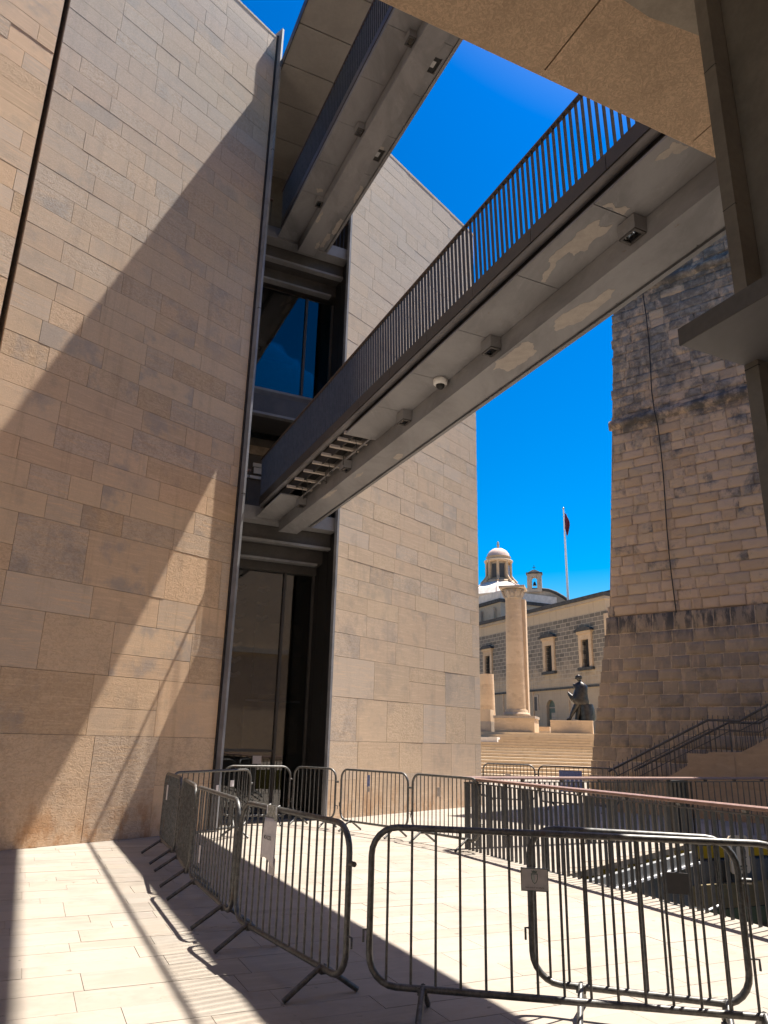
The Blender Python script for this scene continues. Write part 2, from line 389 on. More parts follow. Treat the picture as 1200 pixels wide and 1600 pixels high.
def place_pieces(items, parent, name, meshes, mat, limit=300, base=None):
    """items: (centre, size, tilt) in the parent's frame. The largest in view become objects, the rest one mesh."""
    pm = base if base is not None else Matrix.Identity(4)
    it = sorted(items, key=lambda q: -seen_size(pm @ Vector(q[0]), max(q[1][0], q[1][1]*.3), max(q[1][2], q[1][1]*.3)))
    for i, (c, sz, rot) in enumerate(it[:limit]):
        o = link(name, meshes[i % len(meshes)], None, parent, c); o.scale = sz; o.rotation_euler = rot
    rest = it[limit:]
    if rest:
        mb = MB()
        for k, (c, sz, rot) in enumerate(rest):
            src = meshes[k % len(meshes)]
            T = Matrix.Translation(c) @ Matrix.Rotation(rot[2], 4, 'Z') @ Matrix.Rotation(rot[0], 4, 'X') @ Matrix.Diagonal((*sz, 1))
            mb.add([T @ v.co for v in src.vertices], [tuple(p.vertices) for p in src.polygons])
        mb.build(name+'_field', mat, parent, kind='stuff')
def rows_of(x0, x1, wmin, wmax, rng):
    x = x0 - rng.random()*wmin*.8; cuts = [x0]
    while x < x1:
        x += rng.uniform(wmin, wmax)
        if x0+.14 < x < x1-.14: cuts.append(x)
    cuts.append(x1)
    return list(zip(cuts[:-1], cuts[1:]))

# ------------------------------------------------------------------ ground
pl = bpy.data.objects.new('plaza', None); COL.objects.link(pl); pl.rotation_euler = (0, 0, ROT_B); pl['kind'] = 'structure'
PX = 6.66                                     # the pit opening starts at this x; railing stands just in front
g = MB()
for poly in ([(-300, -300), (PX, -300), (PX, 400), (-300, 400)],
             [(PX, 8.5), (11.1, 10.55), (300, 10.55), (300, 400), (PX, 400)],
             [(17, -300), (300, -300), (300, 10.55), (17, 10.55)],
             [(PX, -300), (17, -300), (17, -6), (PX, -6)]):
    g.add([(x, y, -.005) for x, y in poly], [list(range(len(poly)))])
g.build('ground', 'pave_mortar', pl, kind='structure')
rng = random.Random(3)
pav = []; MBt = Matrix.Rotation(ROT_B, 4, 'Z')
y = 3.3
while y < 17.5:
    hgt = rng.choice((.26, .30, .34, .40))
    for a, b in rows_of(-4.5, PX, .55, 1.15, rng):
        # keep paving on the plaza side of the stone blocks
        c = bw((a+b)/2, y+hgt/2)
        if (c - Vector((-4.81, 11.91, 0))).dot(Vector((.7716, -.6361, 0))) < -.35: continue
        pav.append((((a+b)/2, y+hgt/2, -.06+rng.uniform(-.0012, .0012)), (b-a-.004, hgt-.004, .12), (rng.uniform(-.0015, .0015), 0, 0)))
    if y > 8.6:
        lim = PX + max(0, (y-8.5))/2.05*4.44
        if y > 10.6: lim = 17
        for a, b in rows_of(PX, min(lim, 17), .55, 1.15, rng):
            pav.append((((a+b)/2, y+hgt/2, -.06), (b-a-.004, hgt-.004, .12), (0, 0, 0)))
    y += hgt
pm_ = block_mesh('paver'); pm_.materials.append(M['paver'])
place_pieces(pav, pl, 'paver', [pm_], 'paver', 300, MBt)
# pit
pit = MB()
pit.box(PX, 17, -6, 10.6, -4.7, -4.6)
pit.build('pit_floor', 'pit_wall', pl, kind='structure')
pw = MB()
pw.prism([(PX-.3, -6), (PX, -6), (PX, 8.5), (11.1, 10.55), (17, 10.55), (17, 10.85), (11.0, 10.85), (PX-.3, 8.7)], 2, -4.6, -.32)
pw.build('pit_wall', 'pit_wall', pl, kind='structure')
eg = MB(); eg.prism([(PX-.0, 8.42), (11.14, 10.49), (11.1, 10.56), (PX, 8.52)], 2, -.30, -.13); eg.build('edge_channel', 'steel', pl, kind='structure')
eg = MB(); eg.prism([(PX-.0, 8.40), (11.16, 10.47), (11.1, 10.56), (PX, 8.52)], 2, -.335, -.30); eg.build('edge_flange', 'white', pl, kind='structure')
t = thing('ledge_rail', 'thin pale metal rail along the pit wall under the plaza edge', 'rail', bw(0, 0), ROT_B)
MB().tube([(7.2, 8.35, -.95), (9.4, 9.40, -.95), (11.3, 10.25, -.95)], .018).build('rail', 'white', t)
for q in (.15, .5, .85):
    MB().tube([(7.2+q*4.1, 8.35+q*1.9, -.95), (7.2+q*4.1-.05, 8.35+q*1.9+.34, -.95)], .012).build('bracket', 'steel', t)
t = thing('wall_board', 'long ochre board above an olive strip on the wall of the sunken pit', 'board', bw(0, 0), ROT_B)
box('ochre_strip', 'ochre', t, 10.4, 16.8, 10.38, 10.46, -1.05, -.66)
box('olive_strip', 'olive', t, 10.4, 16.8, 10.36, 10.46, -1.32, -1.06)
t = thing('notice_board', 'cream notice board with a round black sign at the rim of the pit', 'notice', bw(11.95, 10.3, 0), ROT_B)
MB().prism([(-.2, -.5), (.2, -.5), (.24, -.46), (.24, .08), (.2, .12), (-.2, .12), (-.24, .08), (-.24, -.46)], 1, 0, .03).build('board', 'poster', t)
rg = MB()
pts = [(.13*math.cos(a), -.004, -.15+.13*math.sin(a)) for a in [R(q) for q in range(-60, 231, 15)]]
rg.tube(pts, .018, 6); rg.prism([(.06, -.29), (.16, -.24), (.06, -.18)], 1, -.012, -.002)
rg.build('symbol', 'ink', t)
for k, (x0, x1, z0) in enumerate([(-.17, .17, .03), (-.15, .15, -.40), (-.18, .02, -.45)]):
    lm = MB(); x = x0
    while x < x1: lm.box(x, x+.018, -.004, -.001, z0, z0+.03); x += .026
    lm.build('print_line', 'ink', t)
MB().box(-.2, .2, .04, .06, -.6, .1).build('backing', 'dark_metal', t)

# ------------------------------------------------------------------ the two stone clad blocks
ZC = [0, 1.58, 2.52, 3.40, 3.93, 4.85, 5.25, 5.68, 6.05]
rr = random.Random(5)
while ZC[-1] < 18.0: ZC.append(ZC[-1]+rr.uniform(.36, .44))
ZC[-1] = 18.4
WT = 18.4
def wall_frame(o): return Matrix.Translation(o) @ Matrix.Rotation(ROT_W, 4, 'Z')
def clad(parent, base, spans, mat, seed, coping_top):
    rng = random.Random(seed); items = []
    for z0, z1 in zip(ZC[:-1], ZC[1:]):
        big = (z1-z0) > .6
        for a0, a1 in spans:
            for a, b in rows_of(a0, a1, *((.85, 1.6) if big else (.55, 1.45)), rng):
                pr = rng.uniform(0, .0035)
                # some tall courses are split in two
                zz = [(z0, z1)]
                if big and rng.random() < .25: q = z0+(z1-z0)*rng.uniform(.4, .6); zz = [(z0, q), (q, z1)]
                for c0, c1 in zz:
                    items.append((((a+b)/2, .06-pr, (c0+c1)/2), (b-a-.006, .12, c1-c0-.006), (rng.uniform(-.0012, .0012), 0, rng.uniform(-.0016, .0016))))
    me = block_mesh('cladding_stone'); me.materials.append(M[mat])
    place_pieces(items, parent, 'cladding_stone', [me], mat, 300, base)
LW = Vector((-4.81, 11.91, 0))
A = thing('stone_block', 'tall tan limestone block on the left, with a dark vertical joint and edge fin', 'building', LW, ROT_W)
box('wall_core', 'mortar', A, -14, -2.14, .05, 9, -.3, WT-.02)
box('wall_core', 'mortar', A, -2.04, 2.90, .05, 9, -.3, WT-.02)
box('joint_back', 'brown_panel', A, -2.14, -2.04, .34, .5, 0, WT-.1)
# the part left of the joint
rng = random.Random(2); it = []
for z0, z1 in zip(ZC[:-1], ZC[1:]):
    for a, b in rows_of(-5.4, -2.14, .7, 1.5, rng):
        it.append((((a+b)/2, .06-rng.uniform(0, .008), (z0+z1)/2), (b-a-.006, .12, z1-z0-.006), (rng.uniform(-.002, .002), 0, rng.uniform(-.003, .003))))
me = block_mesh('striated_stone'); me.materials.append(M['striated'])
place_pieces(it, A, 'striated_stone', [me], 'striated', 90, wall_frame(LW))
clad(A, wall_frame(LW), [(-2.04, 2.86)], 'clad', 11, WT)
box('coping', 'clad', A, -14, 2.88, -.01, .5, WT, WT+.06)
fin = MB(); fin.box(2.90, 2.955, -.155, .25, 0, WT+.27); fin.build('edge_fin', 'steel', A).data.materials[0] = M['bridge_metal']
for z in (6.3, 10.6, 14.9):
    box('fin_joint', 'dark_metal', A, 2.897, 2.958, -.158, -.10, z, z+.015)
box('fin_back', 'dark_metal', A, 2.86, 2.90, -.03, .25, 0, WT+.1)
RW = Vector((-.34, 17.47, 0))
Bk = thing('stone_block', 'pale sunlit limestone block behind the glass gap, its far corner against the sky', 'building', RW, ROT_W)
MB().prism([(-1.10, .05), (4.96, .05), (4.96, 8), (2.74, 8)], 2, -.3, WT-.12).build('wall_core', 'mortar', Bk)
clad(Bk, wall_frame(RW), [(-1.12, 5.0)], 'clad2', 23, WT)
it = []
for z0, z1 in zip(ZC[:-1], ZC[1:]):
    it.append(((4.96, .9, (z0+z1)/2), (.09, 1.5, z1-z0-.007), (0, 0, 0)))
place_pieces(it, Bk, 'return_stone', [bpy.data.meshes['cladding_stone.001']], 'clad2', 60, wall_frame(RW))
box('coping', 'clad2', Bk, -1.12, 5.0, -.01, .6, WT-.1, WT-.03)
box('corner_trim', 'bridge_metal', Bk, -1.19, -1.125, -.02, .06, 0, WT-.05)

# ------------------------------------------------------------------ glazed gallery between the two blocks
G = thing('glazed_gallery', 'recessed dark metal and glass bay between the two stone blocks', 'building', (0, 0, 0), ROT_B)
box('reveal_panel', 'dark_metal', G, 5.99, 6.06, 15.55, 17.3, 0, 18.2)
for bq in (16.1, 16.7): box('reveal_joint', 'black', G, 5.985, 5.992, bq, bq+.012, 0, 18.2)
def portal(dz):
    for nm, b0, z0, z1 in (('beam', 15.98, 5.97, 6.30), ('beam', 16.45, 5.66, 5.965), ('beam', 16.85, 5.46, 5.655)):
        box(nm, 'fascia_metal', G, 2.2, 5.985, b0, 17.3, z0+dz, z1+dz)
    box('flange', 'bridge_metal', G, 2.2, 5.985, 15.93, 16.1, 5.91+dz, 5.968+dz)
    box('flange', 'bridge_metal', G, 2.2, 5.84, 16.40, 16.6, 5.605+dz, 5.657+dz)
    box('deck_edge', 'bridge_metal', G, 2.2, 5.985, 15.62, 15.95, 6.30+dz, 6.62+dz)
    box('floor_slab', 'fascia_metal', G, 1.2, 5.985, 15.95, 21, 6.31+dz, 6.60+dz)
portal(0); portal(7.5)
for z0, z1, b0, name in ((.12, 5.46, 17.0, 'glass_pane'), (9.95, 12.96, 16.62, 'glass_pane')):
    for a, c in ((1.6, 5.20), (5.26, 5.93)):
        p = box(name, 'glass', G, a, c, b0, b0+.02, z0, z1)
    box('mullion', 'fascia_metal', G, 5.20, 5.26, b0-.06, b0+.08, z0, z1)
    box('jamb', 'fascia_metal', G, 5.93, 5.985, b0-.06, b0+.08, z0, z1)
box('sill', 'fascia_metal', G, 1.2, 5.93, 16.85, 17.1, 0, .12)
box('transom', 'fascia_metal', G, 1.6, 5.2, 16.96, 17.07, 1.30, 1.36)
box('window_sill', 'bridge_metal', G, 2.2, 5.985, 16.35, 16.9, 9.86, 9.945)
box('beam', 'fascia_metal', G, 2.2, 5.985, 16.0, 17.2, 9.10, 9.58)
box('flange', 'bridge_metal', G, 2.2, 5.985, 15.94, 16.1, 9.04, 9.10)
box('beam', 'brown_panel', G, 2.2, 5.985, 16.3, 17.2, 9.585, 9.855)
# inside
box('back_wall', 'interior', G, 0, 9, 21.4, 21.6, 0, 18)
box('ceiling', 'interior', G, 0, 6.5, 17.3, 21.4, 12.97, 13.4)
box('ceiling', 'interior', G, 0, 6.5, 17.3, 21.4, 5.47, 5.9)
box('side_wall', 'interior', G, 0, .1, 16, 21.4, 0, 18)
box('side_wall', 'interior', G, 6.07, 6.2, 17.3, 21.4, 0, 18)
box('gallery_wall', 'brown_panel', G, 1, 5.98, 17.6, 17.7, 6.6, 9.1)
box('gallery_wall', 'brown_panel', G, 1, 5.98, 17.6, 17.7, 14.1, 17.43)
box('gallery_band', 'inner_pale', G, 1, 5.9, 17.55, 17.598, 8.62, 8.86)
box('gallery_band', 'white', G, 1, 4.6, 17.5, 17.548, 7.95, 8.02)
box('gallery_sign', 'white', G, 4.35, 4.72, 17.52, 17.56, 8.28, 8.38)
box('gallery_sign', 'white', G, 4.38, 4.70, 17.52, 17.56, 8.10, 8.26)
box('inner_wall', 'inner_pale', G, 1.2, 6.0, 20.2, 20.4, 10, 12.9)
box('inner_wall', 'inner_pale', G, 4.75, 5.93, 17.5, 17.6, 2.6, 4.3)
box('inner_stair', 'inner_pale', G, 4.6, 5.93, 17.45, 17.7, 1.25, 2.3)
box('inner_rail', 'white', G, 4.6, 5.93, 17.4, 17.44, 2.42, 2.47)
box('white_counter', 'white', G, 3.2, 4.9, 17.6, 17.9, 9.98, 10.55)
for col_x in (3.35, 4.45, 5.05):
    for k in range(7):
        q = MB().tube([(col_x-.14, 18.2, 3.1+k*.36), (col_x, 18.15, 3.04+k*.36), (col_x+.14, 18.2, 3.12+k*.36)], .055, 8)
        q.build('hanging_lamp', 'white', G)
box('floor', 'brown_panel', G, 0, 6.0, 15.9, 21.4, -.2, .02)
box('exit_notice', 'paper', G, 3.75, 4.0, 16.97, 16.985, 2.9, 3.1)
box('exit_notice', 'paper', G, 4.75, 4.95, 16.97, 16.985, 1.05, 1.22)
def bars(parent, x0, x1, step, y, z0, z1, wx=.012, wy=.04, mesh=None, axis=0, skip=None):
    me = mesh or block_mesh('baluster')
    if not me.materials: me.materials.append(M['bar_metal'])
    n = max(1, int(round((x1-x0)/step)))
    for i in range(n+1):
        x = x0+(x1-x0)*i/n
        o = link('baluster', me, None, parent, (x, y, (z0+z1)/2) if axis == 0 else (y, x, (z0+z1)/2))
        o.scale = (wx, wy, z1-z0) if axis == 0 else (wy, wx, z1-z0)
    return me
BM = block_mesh('baluster'); BM.materials.append(M['bar_metal'])
for dz in (0, 7.5):
    for a, c in ((2.3, 3.82), (5.44, 5.95)):
        bars(G, a, c, .11, 15.68, 6.62+dz, 7.44+dz, mesh=BM)
        box('top_rail', 'handrail', G, a-.03, c+.03, 15.64, 15.72, 7.44+dz, 7.48+dz)

# canopy over the upper level
Cn = thing('roof_canopy', 'grey panelled canopy roof above the upper footbridge', 'canopy', (0, 0, 0), ROT_B)
bq = 3.3
box('roof_slab', 'panel_grey', Cn, 3.40, 6.5, 3.2, 19, 17.50, 17.70)
while bq < 18.4:
    box('canopy_panel', 'panel_grey', Cn, 3.385, 6.5, bq, bq+1.135, 17.44, 17.485); bq += 1.17
box('edge_trim', 'fascia_metal', Cn, 3.36, 3.383, 3.2, 19, 17.43, 17.72)

# ------------------------------------------------------------------ footbridges
def jag(pts, seed, lv=3, amp=.30):
    rg = random.Random(seed)
    for _ in range(lv):
        q = []
        for (x0, y0), (x1, y1) in zip(pts, pts[1:]+pts[:1]):
            dx, dy = x1-x0, y1-y0; k = rg.uniform(-amp, amp)
            q += [(x0, y0), ((x0+x1)/2-dy*k*.4, (y0+y1)/2+dx*k)]
        pts = q
    return pts
PATCH_LOW = [
 (6.35, [(4.32, 5.47), (4.25, 5.33), (4.24, 5.21), (4.15, 5.07), (4.16, 4.9), (4.15, 4.69), (4.18, 4.5), (4.22, 4.43), (4.26, 4.5), (4.37, 4.42), (4.39, 4.51), (4.36, 4.66), (4.41, 4.83), (4.35, 4.88), (4.35, 4.97), (4.27, 4.93), (4.26, 5.02), (4.27, 5.16), (4.31, 5.29), (4.37, 5.45)]),
 (6.35, [(4.11, 4.27), (4.16, 4.2), (4.23, 4.24), (4.36, 4.18), (4.37, 4.27), (4.26, 4.275)]),
 (6.35, [(4.13, 3.65), (4.12, 3.6), (4.12, 3.55), (4.14, 3.49), (4.11, 3.43), (4.18, 3.4), (4.27, 3.41), (4.26, 3.49), (4.18, 3.5), (4.2, 3.56), (4.16, 3.62)]),
 (6.09, [(4.72, 5.8), (4.65, 5.54), (4.69, 5.38), (4.77, 5.21), (4.77, 4.97), (4.84, 4.94), (4.9, 5.07), (4.91, 5.27), (4.91, 5.48), (4.86, 5.69), (4.81, 5.86)]),
 (6.09, [(4.59, 6.77), (4.62, 6.66), (4.62, 6.46), (4.61, 6.25), (4.69, 6.2), (4.81, 6.31), (4.89, 6.35), (4.89, 6.52), (4.88, 6.71), (4.87, 6.9), (4.72, 6.88), (4.68, 6.96)]),
 (6.09, [(4.9, 10.28), (4.88, 10.06), (4.96, 10.05), (5.0, 10.29)]), (6.09, [(4.66, 11.3), (4.72, 11.1), (4.76, 11.3), (4.70, 11.5)]), (6.09, [(4.59, 12.6), (4.66, 12.2), (4.68, 12.5), (4.63, 12.9)]),
 (6.34, [(5.06, 13.1), (5.2, 13.0), (5.18, 13.5), (5.1, 13.7), (5.07, 13.4)]), (6.34, [(5.05, 14.3), (5.16, 14.0), (5.22, 14.3), (5.14, 14.8), (5.07, 14.7)])]
PATCH_HIGH = [
 (6.34, [(5.19, 12.97), (5.30, 13.03), (5.31, 13.18), (5.31, 13.39), (5.31, 13.58), (5.27, 13.59), (5.22, 13.39), (5.23, 13.15)]),
 (6.34, [(5.20, 14.24), (5.29, 14.26), (5.31, 14.51), (5.32, 14.74), (5.28, 14.89), (5.21, 14.86), (5.20, 14.63), (5.19, 14.41)]),
 (6.34, [(5.04, 15.02), (5.09, 14.92), (5.21, 14.89), (5.24, 15.12), (5.21, 15.28), (5.24, 15.46), (5.15, 15.51), (5.08, 15.25), (5.05, 15.18)]),
 (6.34, [(5.06, 11.72), (5.2, 11.7), (5.22, 11.78), (5.1, 11.79)]),
 (6.09, [(4.90, 15.09), (4.95, 14.96), (5.0, 15.1), (4.97, 15.3), (4.92, 15.25)]),
 (6.09, [(4.59, 14.28), (4.60, 14.05), (4.62, 13.91), (4.66, 13.97), (4.67, 14.18), (4.64, 14.36)]),
 (6.35, [(4.32, 13.55), (4.42, 13.5), (4.5, 13.58), (4.40, 13.66)])]
def bridge(dz, label, missing, patches, seed):
    T = thing('footbridge', label, 'footbridge', (0, 0, 0), ROT_B, 'footbridges across the plaza')
    B0, B1 = 3.16, 15.60
    bs = [3.16, 4.16, 5.32, 6.47, 7.62, 8.77, 9.92, 11.07, 12.22, 13.37, 14.52, 15.60]
    for a, c in zip(bs[:-1], bs[1:]):
        box('fascia_panel', 'fascia_metal', T, 4.085, 4.105, a+.004, c-.004, 6.66+dz, 6.84+dz)
    box('fascia_back', 'dark_metal', T, 4.107, 4.125, B0, B1, 6.67+dz, 6.83+dz)
    MB().tube([(4.150, B0, 6.645+dz), (4.150, B1, 6.645+dz)], .050, 14).build('edge_tube', 'bridge_metal', T)
    box('deck', 'dark_metal', T, 4.13, 5.38, B0, B1, 6.60+dz, 6.66+dz)
    box('web', 'dark_metal', T, 4.20, 4.23, B0, B1, 6.385+dz, 6.595+dz)
    if not missing: box('void_liner', 'dark_metal', T, 4.24, 4.575, B0, B1, 6.40+dz, 6.515+dz)
    sb = [3.16, 4.29, 5.50, 6.72, 7.94, 9.10, 10.30, 11.50, 12.68, 13.75, 15.60]
    for i, (a, c) in enumerate(zip(sb[:-1], sb[1:])):
        if missing and 10.2 < a < 13.7: continue
        zz = 6.35+dz
        MB().box(4.03, 4.575, a+.005, c-.005, zz, zz+.025).build('soffit_panel', 'bridge_metal', T)
    sr = [3.16, 4.28, 5.42, 6.56, 7.78, 8.96, 10.2, 11.38, 12.6, 13.8, 15.60]
    for a, c in zip(sr[:-1], sr[1:]):
        MB().box(5.025, 5.325, a+.005, c-.005, 6.34+dz, 6.365+dz).build('outer_panel', 'bridge_metal', T)
    box('box_girder', 'bridge_metal', T, 4.58, 5.02, B0, B1, 6.09+dz, 6.595+dz)
    box('edge_beam', 'bridge_metal', T, 5.33, 5.39, B0, B1, 6.31+dz, 6.595+dz)
    if missing:
        me = MB().box(-.26, .27, -.035, .035, -.02, .02).mesh('joist'); me.materials.append(M['primer'])
        for bq in (10.33, 10.62, 10.98, 11.4, 11.86, 12.34, 12.85, 13.35):
            link('joist', me, None, T, (4.29, bq, 6.40+dz))
        MB().tube([(4.47, 10.2, 6.36+dz), (4.46, 12, 6.355+dz), (4.47, 13.9, 6.36+dz)], .016).build('conduit', 'bridge_metal', T)
        rg = random.Random(9)
        for k in range(6):
            b0 = 10.5+k*.55; c = rg.uniform(4.2, 4.4)
            MB().tube([(c, b0, 6.42+dz), (c+.08, b0+.1, 6.27+dz), (c+.12, b0+.22, 6.22+dz), (c+.18, b0+.32, 6.29+dz), (4.47, b0+.4, 6.36+dz)], .006, 5).build('loose_cable', 'black', T)
    for i, bq in enumerate((4.32, 6.73, 9.10, 11.42, 13.83)):
        L = MB().box(-.075, .075, -.11, .11, -.15, 0).build('box_lamp', 'bridge_metal', T, (4.50, bq, 6.345+dz))
        box('lens', 'lens', L, -.045, .045, -.07, .07, -.156, -.151)
        box('reflector', 'white', L, -.04, .015, -.05, .02, -.1505, -.150)
        rim = MB(); rim.box(-.07, .07, -.105, -.075, -.168, -.1505); rim.box(-.07, .07, .075, .105, -.168, -.1505); rim.box(-.07, -.05, -.074, .074, -.168, -.1505); rim.box(.05, .07, -.074, .074, -.168, -.1505)
        rim.build('lamp_rim', 'fascia_metal', L)
    for bq in (4.47, 6.97, 9.45, 11.95):
        L = box('recessed_lamp', 'black', T, 5.09, 5.25, bq-.16, bq+.16, 6.334+dz, 6.3385+dz)
        box('lens', 'steel', L, 5.12, 5.19, bq-.08, bq+.06, 6.328+dz, 6.3335+dz)
        fr = MB(); fr.box(5.075, 5.0895, bq-.175, bq+.175, 6.318+dz, 6.3385+dz); fr.box(5.2505, 5.265, bq-.175, bq+.175, 6.318+dz, 6.3385+dz); fr.box(5.09, 5.25, bq+.1605, bq+.175, 6.318+dz, 6.3385+dz)
        fr.build('lamp_rim', 'fascia_metal', L)
    for k, (z, pts) in enumerate(patches):
        MB().prism(jag(pts, seed+k), 2, z+dz-.0022, z+dz-.0004).build('bare_patch', 'primer', T)
    # railings
    nb = int((B1-B0)/.0905); lean = math.atan2(.03, .9)
    for i in range(nb):
        bq = B0+.06+i*.0905
        o = link('baluster', BM, None, T, (4.082, bq, 7.285+dz)); o.scale = (.032, .013, .90); o.rotation_euler = (0, -lean, 0)
        o = link('baluster', BM, None, T, (5.36, bq, 7.165+dz)); o.scale = (.036, .011, 1.14)
    for xr in (4.065, 5.36):
        box('handrail', 'bridge_rail', T, xr-.024, xr+.024, B0, B1, 7.736+dz, 7.758+dz)
    return T
bridge(0, 'lower footbridge with soffit panels missing near its far end and large bare paint patches', True, PATCH_LOW, 40)
bridge(7.5, 'upper footbridge with complete soffit panels, high under the grey canopy', False, PATCH_HIGH, 80)
cc = thing('security_camera', 'white dome security camera hanging under the lower footbridge', 'camera', bw(4.46, 7.92, 6.35), ROT_B)
MB().lathe([(.02, -.005), (.095, -.005), (.10, -.03), (.095, -.075), (.06, -.09)], 20).build('housing', 'white', cc)
MB().lathe([(.001, -.15), (.035, -.142), (.058, -.115), (.062, -.091)], 18).build('dome', 'black', cc)

# ------------------------------------------------------------------ overhanging building above the camera
H = thing('overhanging_building', 'stone clad building overhead, its soffit slabs meeting a dark metal wall on the right', 'building', (0, 0, 0), ROT_B)
SZ = 6.0
box('body', 'mortar', H, -5, 7, -3.5, 3.10, SZ+.06, 15.5)
xs = [-5, -4.34, -2.96, -1.58, -.2, 1.18, 2.56, 3.94, 5.32, 7]
sm = block_mesh('soffit_slab'); sm.materials.append(M['soffit'])
for b0, b1 in ((-3.5, -2.4), (-2.4, .3), (.3, 3.15)):
    for a, c in zip(xs[:-1], xs[1:]):
        o = link('soffit_slab', sm, None, H, ((a+c)/2, (b0+b1)/2, SZ+.025)); o.scale = (c-a-.012, b1-b0-.012, .05)
fm = block_mesh('front_stone'); fm.materials.append(M['clad2'])
it = []; z = SZ; rng = random.Random(31)
while z < 15.4:
    for a, c in rows_of(-5, 7, .9, 1.6, rng): it.append((((a+c)/2, 3.125, z+.26), (c-a-.008, .05, .512), (0, 0, 0)))
    z += .52
place_pieces(it, H, 'front_stone', [fm], 'clad2', 40, MBt)
rg = random.Random(4); pts = [(-.5, 2.46)]
x = -.5
while x < 3.05: x += rg.uniform(.10, .22); pts.append((min(x, 3.2), 2.47+rg.uniform(-.025, .025)))
pts += [(3.29, 2.44), (3.33, 2.38), (3.36, 2.2), (3.40, 1.0), (3.5, -3.4), (-.5, -3.4)]
MB().prism(pts, 2, SZ-.012, SZ-.001).build('plaster_patch', 'plaster', H)
WX, WB = 2.54, 1.89              # dark metal clad wall beside the camera, under the soffit
box('wall_frame', 'brown_panel', H, WX, WX+.11, WB-.065, WB, 0, SZ-.001)
for k in range(6): box('frame_joint', 'black', H, WX-.001, WX+.01, WB-.066, WB+.001, .7+k*.81, .704+k*.81)
bq = WB-.065
while bq > -3: box('wall_panel', 'brown_panel', H, WX+.10, WX+.16, bq-.8, bq-.004, 3.232, SZ-.002); bq -= .8
box('door_glazing', 'dark_metal', H, WX+.22, WX+.27, -3.5, WB-.066, 0, 3.155)
box('door_canopy', 'bridge_metal', H, 2.178, WX+.22, -3.5, WB, 3.157, 3.229)
box('canopy_lip', 'fascia_metal', H, 2.173, 2.1775, -3.5, WB+.003, 3.154, 3.231)
box('wall_beyond', 'brown_panel', H, WX+.28, 7, -3.5, WB-.07, 0, SZ-.003)

# city wall added behind the photographer to bounce light and reflect in the glass
cw = thing('bounce_wall', 'long plain wall added behind the viewpoint for bounce light and glass reflections', 'wall', bw(0, -20), ROT_B)
box('wall', 'column', cw, -45, 30, -2, 0, 0, 17); box('string_course', 'weathered', cw, -45, 30, .001, .3, 7.6, 8.0); box('parapet', 'weathered', cw, -45, 30, -2, .15, 17, 18.2)

# ------------------------------------------------------------------ railings round the pit
def railing(label, o, rz, L, step=.105, blades=.046):
    T = thing('railing', label, 'railing', o, rz, 'railings round the pit')
    bars(T, .02, L-.02, step, 0, 0, 1.0, .010, blades, BM)
    box('top_bar', 'bar_metal', T, 0, L, -.022, .022, .985, 1.0)
    MB().prism([(-.06, 1.045), (-.055, 1.07), (-.03, 1.08), (.03, 1.08), (.055, 1.07), (.06, 1.045), (.03, 1.035), (-.03, 1.035)], 0, -.04, L+.04).build('handrail', 'handrail', T)
    me = MB().prism([(-.035, 1.034), (.035, 1.034), (.015, 1.0), (-.015, 1.0)], 0, -.025, .025).mesh('bracket'); me.materials.append(M['bar_metal'])
    x = .3
    while x < L: link('bracket', me, None, T, (x, 0, 0)); x += .84
    box('shoe', 'dark_metal', T, 0, L, -.03, .03, -.12, -.0)
    return T
railing('long dark blade railing with reddish brown handrail running toward the camera beside the pit', bw(6.60, 10.9), ROT_B+R(-90), 12.5)
railing('far blade railing with brown handrail crossing in front of the bastion', bw(6.66, 10.98), ROT_B+R(1.0), 5.1)
railing('railing continuing past the corner post in front of the bastion stair wall', bw(11.86, 11.08), ROT_B+R(3), 6.0, .17, .02)
box_post = thing('railing_post', 'broad dark metal post where the far railings meet', 'post', bw(11.6, 11.2), ROT_B)
box('post', 'dark_metal', box_post, -.2, .2, 0, .12, 0, 1.0)
box('cap', 'bar_metal', box_post, -.205, .205, -.005, .125, 1.0, 1.012)

